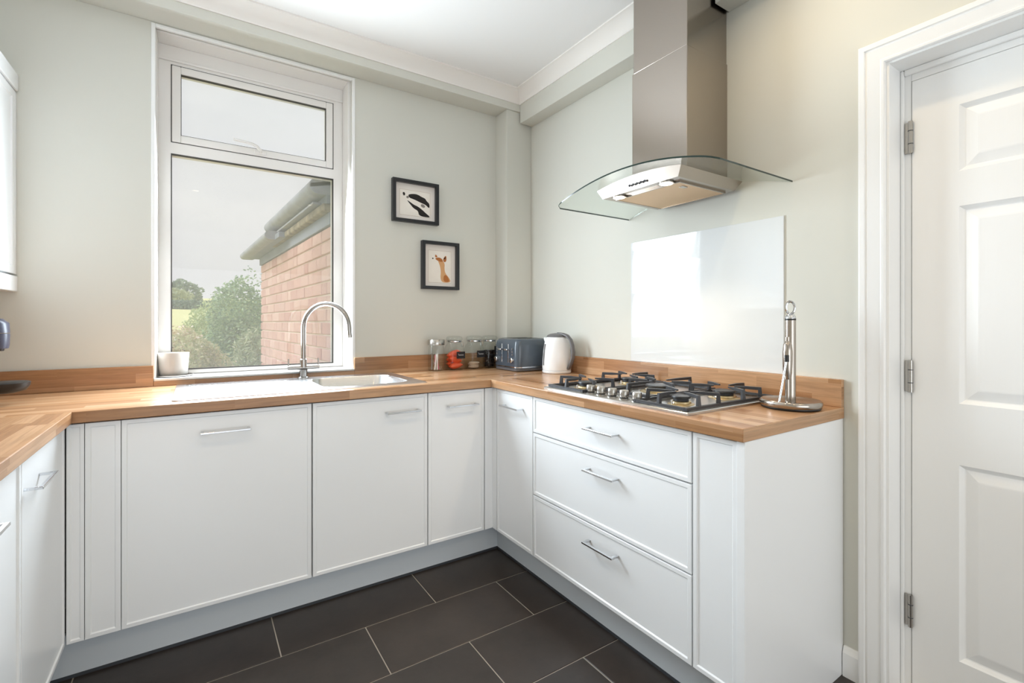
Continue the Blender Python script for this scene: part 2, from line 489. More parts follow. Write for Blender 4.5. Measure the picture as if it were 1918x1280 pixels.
MB().box(LX - 0.1, WX + 0.12, RY - 0.1, WY + 0.1, CZ, CZ + 0.1).build('ceiling', M['ceiling'], kind='structure', label='flat white ceiling')
# boxed-in pipe in the corner
MB().box(0.413, WX, 0.499, WY, 0.0, 2.56).build('wall_corner', M['wall'], kind='structure', label='boxed pipe casing in the corner, painted sage', bevel=0.003)
# boxed beams under the ceiling
MB().box(LX, WX, 0.487, WY, 2.56, CZ).build('trim_1', M['wall'], kind='structure', label='sage painted boxed beam above the window', bevel=0.003)
MB().box(0.507, WX, -0.622, 0.487, 2.485, CZ).build('trim_2', M['wall'], kind='structure', label='sage painted boxed beam left of the hood chimney', bevel=0.003)
MB().box(0.507, WX, RY, -0.912, 2.485, CZ).build('trim_3', M['wall'], kind='structure', label='sage painted boxed beam right of the hood chimney', bevel=0.003)
# coving, a concave profile with a small bead at each edge
CV = [(0.0, -0.071), (0.006, -0.071), (0.007, -0.064)]
for i in range(9):
    a = math.pi / 2 * i / 8
    CV.append((0.064 - 0.052 * math.cos(a) * 1.0, -0.062 + 0.054 * math.sin(a)) if False else (0.007 + 0.055 * (1 - math.cos(a)) * 0.55 + 0.055 * (i / 8) * 0.45, -0.064 + 0.056 * math.sin(a) * 0.55 + 0.056 * (i / 8) * 0.45))
CV += [(0.069, -0.007), (0.070, 0.0), (0.0, 0.0)]
def cove_x(name, face_y, x0, x1, m0, m1):
    L = [[(x0 + m0 * d, face_y - d, CZ + z) for d, z in CV], [(x1 - m1 * d, face_y - d, CZ + z) for d, z in CV]]
    return MB().skin(L).build(name, M['cove'], kind='structure', label='white plaster coving above the window', smooth=True, sharp=30)
def cove_y(name, face_x, y0, y1, m0, m1, lab):
    L = [[(face_x - d, y0 - m0 * d, CZ + z) for d, z in CV], [(face_x - d, y1 + m1 * d, CZ + z) for d, z in CV]]
    return MB().skin(L).build(name, M['cove'], kind='structure', label=lab, smooth=True, sharp=30)
cove_x('trim_4', 0.487, LX, 0.507, 0, 1)
cove_y('trim_5', 0.507, 0.487, RY, 1, 0, 'white plaster coving on the hob side')

# ------------------------------------------------------------------ window
win = struct_empty('window_1', (-0.96, WY, WZ0), 'white framed kitchen window with top opening light')
FY = 0.78
# lining of the reveal
ln = MB()
ln.box(W0 + 0.001, W0 + 0.009, WY + 0.03, FY + 0.02, WZ0, WZ1)
ln.box(-0.533, W1 - 0.001, WY + 0.03, FY + 0.02, WZ0, WZ1)
ln.box(W0 + 0.009, -0.533, WY + 0.03, FY + 0.02, WZ1 - 0.008, WZ1)
ln.build('reveal_lining', M['upvc'], win, bevel=0.002)
# bead around the opening at the wall face
def ring(mb, x0, x1, z0, z1, w, y0, y1, bottom=True):
    mb.box(x0, x0 + w, y0, y1, z0, z1); mb.box(x1 - w, x1, y0, y1, z0, z1)
    mb.box(x0 + w, x1 - w, y0, y1, z1 - w, z1)
    if bottom: mb.box(x0 + w, x1 - w, y0, y1, z0, z0 + w)
    return mb
ring(MB(), W0 - 0.010, W1 + 0.008, WZ0, 2.555, 0.016, WY - 0.006, WY + 0.012, False).build('casing_bead', M['gloss_white'], win, bevel=0.003)
# outer frame with transom
FX0, FX1, FZ0, FZ1 = -1.390, -0.533, 0.947, 2.472
fr = MB()
fr.cells([FX0, -1.338, -0.586, FX1], [FZ0, 0.968, 2.018, 2.075, 2.450, FZ1],
         lambda x, z: not (-1.338 < x < -0.586 and (0.968 < z < 2.018 or 2.075 < z < 2.450)), MAPY, FY, FY + 0.065)
fr.build('frame', M['upvc'], win, bevel=0.003)
MB().box(FX0, FX1, FY - 0.004, FY + 0.03, FZ1, WZ1 - 0.008).build('head_filler', M['upvc'], win, bevel=0.002)
MB().box(FX0, FX1, FY - 0.010, FY + 0.0, FZ1 - 0.007, FZ1 + 0.006).build('head_bead', M['upvc'], win, bevel=0.003)
gk = MB()
ring(gk, -1.3400, -0.5840, 0.9665, 2.0195, 0.004, FY - 0.0008, FY + 0.02)
ring(gk, -1.3400, -0.5840, 2.0735, 2.4515, 0.0035, FY - 0.0005, FY + 0.02)
gk.build('gasket', M['gasket'], win)
# glazing beads and top sash
sash = MB(); ring(sash, -1.336, -0.588, 2.077, 2.448, 0.036, FY - 0.006, FY + 0.05)
so = sash.build('sash', M['upvc'], win, bevel=0.004)
g2 = MB(); ring(g2, -1.3005, -0.6235, 2.1125, 2.4125, 0.0025, FY - 0.0015, FY + 0.02); g2.build('gasket', M['gasket'], so)
MB().box(-1.3, -0.624, FY + 0.022, FY + 0.026, 2.113, 2.412).build('pane', M['win_glass'], so)
MB().box(-1.338, -0.586, FY + 0.022, FY + 0.026, 0.968, 2.018).build('pane', M['win_glass'], win)
h = MB(); h.box(-0.985, -0.925, FY - 0.016, FY - 0.006, 2.084, 2.104)
ho = h.build('window_handle', M['upvc'], win, bevel=0.004)
h = MB(); h.tube([(-0.955, FY - 0.012, 2.096), (-0.958, FY - 0.036, 2.098), (-0.975, FY - 0.044, 2.112), (-1.0, FY - 0.046, 2.122), (-1.08, FY - 0.046, 2.128)], [0.008, 0.008, 0.008, 0.007, 0.0065], 10)
h.build('lever', M['upvc'], ho, smooth=True)
# sill board and vent strip
MB().box(W0 + 0.0005, W1 - 0.0005, WY - 0.022, FY + 0.03, WZ0 - 0.012, WZ0).build('sill', M['upvc'], win, bevel=0.003)
MB().box(W0 + 0.0005, W1 - 0.0005, FY + 0.066, WY + 0.36, WZ0 - 0.012, WZ0 + 0.004).build('outer_sill', M['upvc'], win, bevel=0.004)

# ------------------------------------------------------------------ door in the right wall
DX = 0.702
DB = 0.004
def door_front(mb, y_hi, y_lo, z0, z1, x, panels):
    """slab front with raised-and-fielded panels: ring of flat faces plus nested loops per panel"""
    ys = sorted({y_hi, y_lo, *[p[0] for p in panels], *[p[1] for p in panels]})
    zs = sorted({z0, z1, *[p[2] for p in panels], *[p[3] for p in panels]})
    def inside(y, z):
        return any(p[0] < y < p[1] and p[2] < z < p[3] for p in panels)
    for i in range(len(ys) - 1):
        for j in range(len(zs) - 1):
            if not inside((ys[i] + ys[i + 1]) / 2, (zs[j] + zs[j + 1]) / 2):
                a = mb.loop([(x, ys[i], zs[j]), (x, ys[i + 1], zs[j]), (x, ys[i + 1], zs[j + 1]), (x, ys[i], zs[j + 1])])
                mb.face(*a)
    for (a, b, c, d) in panels:
        R = lambda q, dx: [(x + dx, a + q, c + q), (x + dx, b - q, c + q), (x + dx, b - q, d - q), (x + dx, a + q, d - q)]
        mb.skin([R(0, 0), R(0.004, 0.004), R(0.011, 0.010), R(0.014, 0.011), R(0.042, 0.003), R(0.046, 0.0025)], True, False, True)
door = struct_empty('door_1', (DX, -1.493, 0.0), 'white six panel door with three steel hinges')
pans = []
for (ya, yb) in ((-1.818, -1.608), (-2.140, -1.930)):
    for (za, zb) in ((0.165, 0.764), (0.951, 1.554), (1.661, 1.864)):
        pans.append((ya, yb, za, zb))
def woodgrain_white():
    m, n, l, p = nt('white_grained_door_paint')
    p.inputs['Base Color'].default_value = srgb('#f6f6f5'); p.inputs['Roughness'].default_value = 0.33
    g = n.new('ShaderNodeNewGeometry'); mpn = n.new('ShaderNodeMapping'); mpn.inputs['Scale'].default_value = (60, 75, 3.2)
    l.new(g.outputs['Position'], mpn.inputs['Vector'])
    z = n.new('ShaderNodeTexNoise'); z.inputs['Scale'].default_value = 1.6; z.inputs['Detail'].default_value = 4; z.inputs['Distortion'].default_value = 0.6
    l.new(mpn.outputs['Vector'], z.inputs['Vector'])
    b = n.new('ShaderNodeBump'); b.inputs['Strength'].default_value = 0.22; b.inputs['Distance'].default_value = 0.0012
    l.new(z.outputs['Fac'], b.inputs['Height']); l.new(b.outputs['Normal'], p.inputs['Normal'])
    return m
M['door'] = woodgrain_white()
db = MB(); door_front(db, -1.493, -2.255, 0.006, 1.981, DX, pans)
db.skin([[(DX, -1.493, 0.006), (DX, -2.255, 0.006), (DX, -2.255, 1.981), (DX, -1.493, 1.981)], [(DX + 0.035, -1.493, 0.006), (DX + 0.035, -2.255, 0.006), (DX + 0.035, -2.255, 1.981), (DX + 0.035, -1.493, 1.981)]], True, False, True)
db.build('slab', M['door'], door)
for zc in (1.800, 1.024, 0.262):
    hg = MB().tube([(DX - 0.006, -1.4905, zc - 0.052), (DX - 0.006, -1.4905, zc + 0.052)], 0.0065, 12)
    hgo = hg.build('hinge', M['nickel'], door, smooth=True, sharp=50)
    MB().box(DX - 0.0022, DX, -1.489, -1.470, zc - 0.05, zc + 0.05).build('hinge_leaf', M['nickel'], hgo)
    for q in (-0.021, 0.021):
        MB().lathe([(0.0071, -0.0012), (0.0071, 0.0012)], (DX - 0.006, -1.4905, zc + q), 12).build('knuckle_joint', M['seal'], hgo)
hb = MB().lathe([(0.024, 0), (0.024, 0.008), (0.011, 0.010), (0.010, 0.035), (0.024, 0.042), (0.027, 0.055), (0.018, 0.066)], (0, 0, 0), 24)
hb.v = [(DX - z, -2.19 + x, 1.0 + y) for x, y, z in hb.v]
hb.build('door_knob', M['nickel'], door, smooth=True)
# frame lining with a stop bead
df = struct_empty('trim_6', (WX, DY0, 0), 'white moulded architrave and lining around the door')
lin = MB()
lin.box(WX - 0.002, WX + 0.12, DY0 - 0.012, DY0 - 0.0005, 0, DZ - 0.001)
lin.box(WX - 0.002, WX + 0.12, DY1 + 0.0005, DY1 + 0.012, 0, DZ - 0.001)
lin.box(WX - 0.002, WX + 0.12, DY1 + 0.012, DY0 - 0.012, DZ - 0.013, DZ - 0.0005)
lin.build('lining', M['gloss_white'], df)
stp = MB()
stp.box(DX + 0.002, DX + 0.05, -1.4905, DY0 - 0.012, 0, DZ - 0.013)
stp.box(DX + 0.002, DX + 0.05, DY1 + 0.012, -2.2575, 0, DZ - 0.013)
stp.box(DX + 0.002, DX + 0.05, -2.2575, -1.4905, 1.9835, DZ - 0.013)
stp.build('door_frame', M['gloss_white'], df, bevel=0.002)
bd = MB()
bd.box(DX - 0.010, DX + 0.002, -1.474, DY0 - 0.012, 0, DZ - 0.013)
bd.box(DX - 0.010, DX + 0.002, -2.2575, -1.474, 2.004, DZ - 0.013)
bd.build('stop_bead', M['gloss_white'], df, bevel=0.004)
# architrave profile: (distance from the opening, thickness off the wall)
AR = [(0.0, 0.0), (0.0, 0.010), (0.003, 0.014), (0.009, 0.015), (0.013, 0.012), (0.020, 0.0135), (0.030, 0.017), (0.040, 0.019), (0.045, 0.0205), (0.047, 0.017), (0.052, 0.017), (0.054, 0.023), (0.066, 0.024), (0.070, 0.022), (0.0705, 0.0)]
yi, zi, yj = DY0 - 0.004, DZ - 0.006, DY1 + 0.004
MB().skin([[(WX - t, yi + d, 0.0) for d, t in AR], [(WX - t, yi + d, zi + d) for d, t in AR], [(WX - t, yj - d, zi + d) for d, t in AR], [(WX - t, yj - d, 0.0) for d, t in AR]]).build('architrave', M['gloss_white'], df, smooth=True, sharp=25)
# skirting between the cabinet end and the architrave
sk = [(0.0, 0.0), (0.0, 0.014), (0.080, 0.014), (0.092, 0.009), (0.100, 0.004), (0.100, 0.0)]
MB().skin([[(WX - t, -1.3365, z) for z, t in sk], [(WX - t, -1.384, z) for z, t in sk]]).build('baseboard_right', M['gloss_white'], kind='structure', label='short white skirting beside the door')

# ------------------------------------------------------------------ worktop
HT = 0.91; HB = 0.872
SKX0, SKX1, SKY0, SKY1 = -1.290, -0.335, 0.085, 0.590     # cut-out under the sink
HBX0, HBX1, HBY0, HBY1 = 0.060, 0.530, -1.110, -0.435     # cut-out under the hob
wt = thing('worktop', 'U-shaped oak block worktop under the window and hob', 'worktop', (-0.79, 0.3, HB))
MB().cells([LX, SKX0, SKX1, WX - 0.001], [0.0, SKY0, SKY1, 0.495, WY - 0.0005],
           lambda x, y: not (SKX0 < x < SKX1 and SKY0 < y < SKY1), MAPZ, HB, HT).build('board', M['wood_x'], wt, bevel=0.0022)
wt.children[0].data.update()
MB().cells([0.0, HBX0, HBX1, WX - 0.001], [-1.337, HBY0, HBY1, -0.0004],
           lambda x, y: not (HBX0 < x < HBX1 and HBY0 < y < HBY1), MAPZ, HB, HT).build('board', M['wood_y'], wt, bevel=0.0022)
MB().box(LX, -1.57, -1.66, -0.0004, HB, HT).build('board', M['wood_y'], wt, bevel=0.0022)
# upstands
UZ = 1.004; UY = 0.6155
def upstand(x0, x1, y0, y1, z0, z1, mat, label):
    tag(MB().box(x0, x1, y0, y1, z0, z1).build('worktop_upstand', mat, bevel=0.0015), label, 'upstand')
upstand(LX + 0.0205, W0 - 0.001, UY, WY - 0.0005, HT + 0.0003, UZ, M['wood_x'], 'oak upstand board on the wall left of the window')
upstand(W0 - 0.0005, W1 + 0.0005, UY, WY - 0.0005, HT + 0.0003, WZ0 - 0.0125, M['wood_x'], 'low oak upstand strip under the window sill')
upstand(W1 + 0.001, 0.4125, UY, WY - 0.0005, HT + 0.0003, UZ, M['wood_x'], 'oak upstand board behind the glass jars')
upstand(0.585, WX - 0.0005, -1.336, 0.4985, HT + 0.0003, UZ, M['wood_y'], 'long oak upstand board behind the hob')
upstand(LX + 0.0005, LX + 0.020, -1.66, WY - 0.0005, HT + 0.0003, UZ, M['wood_y'], 'oak upstand board along the left wall')

# ------------------------------------------------------------------ base cabinets
def mapper(facing, plane):
    if facing == '-y': return lambda u, w, z: (u, plane - w, z)
    if facing == '-x': return lambda u, w, z: (plane - w, u, z)
    return lambda u, w, z: (plane + w, u, z)

def front(name, facing, plane, u0, u1, z0, z1, parent, border=0.013, mat='cab'):
    """cabinet front: a slab whose centre sits slightly below a narrow raised edge"""
    f = mapper(facing, plane)
    mb = MB()
    R = lambda q, w: [f(u0 + q, w, z0 + q), f(u1 - q, w, z0 + q), f(u1 - q, w, z1 - q), f(u0 + q, w, z1 - q)]
    mb.skin([R(0, -0.019), R(0, -0.0012), R(0.0012, 0.0), R(border, 0.0), R(border + 0.0035, -0.0042)])
    return mb.build(name, M[mat], parent)

def handle(facing, plane, uc, z, parent, length=0.160, proj=0.034):
    """slim flat bar handle on two short posts"""
    f = mapper(facing, plane)
    def bx(u0, u1, w0, w1, za, zb):
        m = MB(); a = f(u0, w0, za); b = f(u1, w1, zb); m.box(a[0], b[0], a[1], b[1], a[2], b[2]); return m
    h0 = bx(uc - length / 2, uc + length / 2, proj - 0.010, proj, z - 0.0035, z + 0.0035).build('handle', M['chrome'], parent, bevel=0.0012)
    for s in (-1, 1):
        bx(uc + s * (length / 2 - 0.006) - 0.005, uc + s * (length / 2 - 0.006) + 0.005, -0.0042, proj - 0.009, z - 0.0035, z + 0.0035).build('handle_post', M['chrome'], h0, bevel=0.001)
    return h0

def carcass(facing, plane, u0, u1, parent, depth=0.53, z0=0.150, z1=0.868):
    f = mapper(facing, plane)
    mb = MB(); t = 0.018
    def bx(a0, a1, w0, w1, za, zb):
        a = f(a0, w0, za); b = f(a1, w1, zb); mb.box(a[0], b[0], a[1], b[1], a[2], b[2])
    g = 0.0008
    bx(u0 + g, u0 + t, -0.0195 - depth, -0.0195, z0, z1)
    bx(u1 - t, u1 - g, -0.0195 - depth, -0.0195, z0, z1)
    bx(u0 + t, u1 - t, -0.0195 - depth, -0.0195, z0, z0 + t)
    bx(u0 + t, u1 - t, -0.0195 - depth, -0.0195 - depth + 0.008, z0 + t, z1 - 0.12)
    return mb.build('carcass', M['carcass'], parent)

DPY = 0.02; DZ0, DZ1 = 0.152, 0.866
def cabinet(name, label, facing, plane, u0, u1, hc=None, hz=0.795, depth=0.53):
    f = mapper(facing, plane)
    t = thing(name, label, 'cabinet', f((u0 + u1) / 2, -0.25, 0.15))
    carcass(facing, plane, u0 - 0.0015, u1 + 0.0015, t, depth)
    d = front('door', facing, plane, u0, u1, DZ0, DZ1, t)
    if hc is not None: handle(facing, plane, hc, hz, d)
    return t

# back run
t = thing('filler_panel', 'narrow white corner post at the left end of the sink run', 'panel', (-1.56, 0.04, 0.15))
front('panel_face', '-y', DPY, -1.5875, -1.5435, DZ0, DZ1, t, 0.009)
t = thing('filler_panel', 'white framed filler panel left of the widest door', 'panel', (-1.497, 0.04, 0.15))
front('panel_face', '-y', DPY, -1.5415, -1.4500, DZ0, DZ1, t)
dw = thing('dishwasher', 'integrated dishwasher behind the widest white door', 'dishwasher', (-1.145, 0.3, 0.1))
MB().box(-1.440, -0.848, 0.045, 0.59, 0.152, 0.830).build('body', M['carcass'], dw, bevel=0.004)
d = front('door', '-y', DPY, -1.4480, -0.8430, DZ0, DZ1, dw)
handle('-y', DPY, -1.1435, 0.795, d)
cabinet('sink_cabinet', 'white sink cabinet beneath the mixer tap, handle at its right', '-y', DPY, -0.8375, -0.3345, -0.4545)
cabinet('base_cabinet', 'narrow white cabinet right of the sink cabinet', '-y', DPY, -0.3295, -0.0285, -0.1535)
t = thing('filler_panel', 'white corner post where the two cabinet runs meet', 'panel', (0.0, 0.0, 0.15))
mb = MB(); mb.box(-0.0235, 0.040, 0.0205, 0.0385, DZ0, DZ1); mb.box(0.0205, 0.040, -0.0185, 0.0205, DZ0, DZ1)
mb.build('panel_face', M['cab'], t, bevel=0.001)
# right run
DPX = 0.02
cabinet('corner_cabinet', 'white corner cabinet door facing the room left of the drawers', '-x', DPX, -0.3290, -0.0230, -0.1740)
dr = thing('drawer_unit', 'wide white three-drawer unit under the gas hob', 'drawers', (0.29, -0.745, 0.15))
carcass('-x', DPX, -1.1590, -0.3330, dr)
for za, zb, hz in ((0.7085, 0.866, 0.795), (0.4305, 0.7035, 0.636), (0.152, 0.4255, 0.360)):
    d = front('drawer', '-x', DPX, -1.1575, -0.3345, za, zb, dr)
    handle('-x', DPX, -0.7750, hz, d)
t = thing('filler_panel', 'tall white framed panel right of the drawers', 'panel', (0.03, -1.235, 0.15))
front('panel_face', '-x', DPX, -1.3065, -1.1635, DZ0, DZ1, t)
t = thing('end_panel', 'plain white panel closing the cabinet end by the door', 'panel', (0.31, -1.322, 0.0))
MB().box(0.012, WX - 0.003, -1.334, -1.3100, 0.0005, 0.8715).build('panel_face', M['cab'], t, bevel=0.001)
# left run
LPX = -1.59
cabinet('base_cabinet', 'white cabinet nearest the corner in the left run', '+x', LPX, -0.4385, 0.0190, -0.334, 0.782)
cabinet('base_cabinet', 'white cabinet at the left picture edge under the worktop', '+x', LPX, -1.0430, -0.4435, -0.748, 0.782)
cabinet('base_cabinet', 'white cabinet at the near end of the left run', '+x', LPX, -1.6460, -1.0480, -1.20, 0.782)
# plinths
PL = 0.093
def plinth(x0, x1, y0, y1, label, seal):
    p = MB().box(x0, x1, y0, y1, 0.001, 0.1495).build('plinth', M['plinth'])
    tag(p, label, 'plinth')
    MB().box(*seal, 0.0004, 0.012).build('plinth_seal', M['seal'], p)
plinth(-1.662, PL + 0.016, PL, PL + 0.016, 'grey plinth board below the sink run', (-1.662, PL, PL - 0.0015, PL))
plinth(PL, PL + 0.016, -1.3095, PL - 0.0008, 'grey plinth board below the drawers', (PL - 0.0015, PL, -1.3095, PL - 0.002))
plinth(-1.679, -1.6635, -1.645, PL - 0.0008, 'grey plinth board below the left run', (-1.6635, -1.662, -1.645, PL - 0.002))

# ------------------------------------------------------------------ wall cabinet, left
t = thing('wall_cabinet', 'white wall cabinet at the left picture edge', 'cabinet', (-2.0, 0.1, 1.32))
CX = -1.838
MB().box(LX + 0.001, CX - 0.021, -1.2, WY - 0.001, 1.385, 2.125).build('carcass', M['cab'], t)
for ya, yb in ((0.045, 0.6105), (-0.56, 0.041)):
    d = front('door', '+x', CX, ya, yb, 1.392, 2.120, t, 0.03)
    handle('+x', CX, ya + 0.12, 1.43, d)
MB().box(CX - 0.020, CX, 0.6135, WY - 0.001, 1.392, 2.120).build('end_strip', M['cab'], t, bevel=0.001)
MB().box(LX + 0.001, CX + 0.003, -1.2, WY - 0.001, 1.322, 1.3845).build('light_rail', M['cab'], t, bevel=0.004)
MB().box(LX + 0.001, CX + 0.006, -1.2, WY - 0.001, 2.1255, 2.195).build('cornice', M['cab'], t, bevel=0.006)

# ------------------------------------------------------------------ sink and tap
def rrect(x0, x1, y0, y1, r, z, n=5):
    pts = []
    for cx, cy, a0 in ((x1 - r, y1 - r, 0), (x0 + r, y1 - r, 90), (x0 + r, y0 + r, 180), (x1 - r, y0 + r, 270)):
        for i in range(n + 1):
            a = math.radians(a0 + 90 * i / n); pts.append((cx + r * math.cos(a), cy + r * math.sin(a), z))
    return pts

def plate_with_hole(outer, holes, mat, name, parent, origin):
    bm = bmesh.new(); es = []
    for lp in [outer] + holes:
        vs = [bm.verts.new(Vector(p) - Vector(origin)) for p in lp]
        for i in range(len(vs)): es.append(bm.edges.new((vs[i], vs[(i + 1) % len(vs)])))
    bmesh.ops.triangle_fill(bm, use_beauty=True, use_dissolve=False, edges=es)
    return bm

SX0, SX1, SY0, SY1 = -1.311, -0.313, 0.066, 0.607
snk = thing('sink', 'stainless steel sink with drainer to the left of its bowl', 'sink', (-0.81, 0.33, HT))
org = Vector((-0.81, 0.33, HT))
bowl = (-0.770, -0.370, 0.125, 0.510)
z0 = HT + 0.0035
outer = rrect(SX0, SX1, SY0, SY1, 0.018, z0)
hole = rrect(*bowl, 0.07, z0, 8)
bm = plate_with_hole(outer, [hole], None, '', None, org)
bm.normal_update()
for f in bm.faces:
    if f.normal.z < 0: f.normal_flip()
me = bpy.data.meshes.new('deck'); bm.to_mesh(me); bm.free(); me.materials.append(M['sink'])
dk = bpy.data.objects.new('deck', me); COL.objects.link(dk); place(dk, org, snk)
rimb = MB()
rimb.skin([rrect(SX0 - 0.001, SX1 + 0.001, SY0 - 0.001, SY1 + 0.001, 0.019, HT + 0.0004), rrect(SX0 - 0.001, SX1 + 0.001, SY0 - 0.001, SY1 + 0.001, 0.019, HT + 0.003), rrect(SX0, SX1, SY0, SY1, 0.018, z0)], True, False, False)
rimb.build('rim', M['sink'], snk, fix=True)
b = MB(); ins = lambda q: (bowl[0] + q, bowl[1] - q, bowl[2] + q, bowl[3] - q)
b.skin([rrect(*bowl, 0.07, z0, 8), rrect(*ins(0.003), 0.068, z0 - 0.004, 8), rrect(*ins(0.008), 0.066, z0 - 0.13, 8), rrect(*ins(0.016), 0.062, z0 - 0.150, 8), rrect(*ins(0.035), 0.05, z0 - 0.158, 8)], True, False, True)
bo = b.build('bowl', M['sink'], snk, smooth=True, sharp=60, fix=False)
MB().lathe([(0.045, 0.0), (0.045, 0.002), (0.040, 0.0035), (0.036, 0.001), (0.0, 0.001)], (-0.57, 0.32, z0 - 0.1578), 28, True, False).build('waste', M['chrome'], bo, smooth=True)
for i in range(7):
    yy = 0.175 + 0.052 * i
    MB().skin([[(x, yy + 0.012 * c, z0 + 0.0001 + hh) for c, hh in ((-1, 0), (-0.6, 0.002), (0.6, 0.002), (1, 0))] for x in (-1.255, -0.87)]).build('drainer_rib', M['sink'], snk)
b = MB(); b.lathe([(0.012, 0.0), (0.012, 0.0025), (0.006, 0.003), (0.0, 0.003)], (-1.262, 0.56, z0), 18, True, False).build('overflow_cap', M['chrome'], snk, smooth=True)
b = MB(); b.lathe([(0.020, 0.0), (0.020, 0.002), (0.012, 0.004), (0.0, 0.004)], (-0.655, 0.556, z0), 20, True, False).build('waste_knob', M['chrome'], snk, smooth=True)

TX, TY = -0.779, 0.572
tp = thing('mixer_tap', 'chrome swan-neck mixer tap behind the sink', 'tap', (TX, TY, z0))
MB().lathe([(0.026, 0.0002), (0.026, 0.004), (0.0195, 0.008), (0.0195, 0.040), (0.0205, 0.044)], (TX, TY, z0), 28).build('base', M['tap'], tp, smooth=True)
bd_ = MB().tube([(TX - 0.074, TY, 0.967), (TX + 0.076, TY, 0.967)], 0.0125, 18)
bo = bd_.build('crossbar', M['tap'], tp, smooth=True, sharp=50)
for s in (-0.070, 0.072):
    MB().tube([(TX + s, TY, 0.977), (TX + s, TY, 1.014)], 0.0035, 10).build('lever', M['tap'], tp, smooth=True, sharp=50)
MB().lathe([(0.0165, 0.0), (0.0165, 0.040), (0.0135, 0.044)], (TX, TY, 0.968), 24).build('collar', M['tap'], tp, smooth=True)
th_ = math.radians(40); R_ = 0.1225; pts = [(TX, TY, 1.005), (TX, TY, 1.10), (TX, TY, 1.172)]
for i in range(1, 21):
    a = math.pi * i / 20 * 0.97
    dd = R_ - R_ * math.cos(a); zz = 1.172 + 0.122 * math.sin(a)
    pts.append((TX + dd * math.cos(th_), TY - dd * math.sin(th_), zz))
le = pts[-1]; dl = 2 * R_ + 0.004
pts.append((TX + dl * math.cos(th_), TY - dl * math.sin(th_), 1.128))
MB().tube(pts, 0.0112, 16).build('spout', M['tap'], tp, smooth=True, sharp=50)
MB().lathe([(0.0118, 0.0), (0.0118, 0.012)], (TX + dl * math.cos(th_), TY - dl * math.sin(th_), 1.122), 18).build('nozzle', M['nickel'], tp, smooth=True)

# ------------------------------------------------------------------ hob
HX0, HX1, HY0, HY1 = 0.026, 0.562, -1.141, -0.404
hob = thing('gas_hob', 'steel five-burner gas hob set in the worktop', 'hob', ((HX0 + HX1) / 2, (HY0 + HY1) / 2, HT))
pz = 0.9195
mb = MB()
mb.skin([rrect(HX0, HX1, HY0, HY1, 0.006, HT + 0.0004, 3), rrect(HX0, HX1, HY0, HY1, 0.006, HT + 0.007, 3), rrect(HX0 + 0.004, HX1 - 0.004, HY0 + 0.004, HY1 - 0.004, 0.005, pz, 3),
         rrect(HX0 + 0.016, HX1 - 0.016, HY0 + 0.016, HY1 - 0.016, 0.012, pz, 3), rrect(HX0 + 0.022, HX1 - 0.022, HY0 + 0.022, HY1 - 0.022, 0.012, pz - 0.003, 3)])
plate = mb.build('steel_plate', M['steel_h'], hob, smooth=True, sharp=20)
MB().box(HBX0 + 0.004, HBX1 - 0.004, HBY0 + 0.004, HBY1 - 0.004, 0.875, HT + 0.0002).build('under_box', M['carcass'], hob)
YC = (HY0 + HY1) / 2
gz = pz - 0.0028
burners = [((0.163, -1.012), 0.030), ((0.415, -1.012), 0.038), ((0.163, -0.533), 0.038), ((0.415, -0.533), 0.030), ((0.340, YC), 0.052)]
for (bx_, by_), r in burners:
    bb = MB().lathe([(r * 1.5, 0.0), (r * 1.45, 0.002), (r * 1.15, 0.004), (r * 1.1, 0.010), (r * 1.0, 0.012)], (bx_, by_, gz), 30).build('burner', M['burner_gold'], hob, smooth=True, sharp=40)
    MB().lathe([(r * 0.86, 0.0115), (r * 0.86, 0.021)], (bx_, by_, gz), 30).build('flame_ring', M['iron'], bb, smooth=True, sharp=40)
    MB().lathe([(r * 1.05, 0.0212), (r * 1.08, 0.024), (r * 1.02, 0.0285), (r * 0.6, 0.0305)], (bx_, by_, gz), 30).build('burner_cap', M['burner'], bb, smooth=True, sharp=40)
    MB().tube([(bx_ - r * 1.32, by_ + 0.006, gz + 0.002), (bx_ - r * 1.32, by_ + 0.006, gz + 0.017)], 0.003, 8).build('igniter', M['mount'], bb)
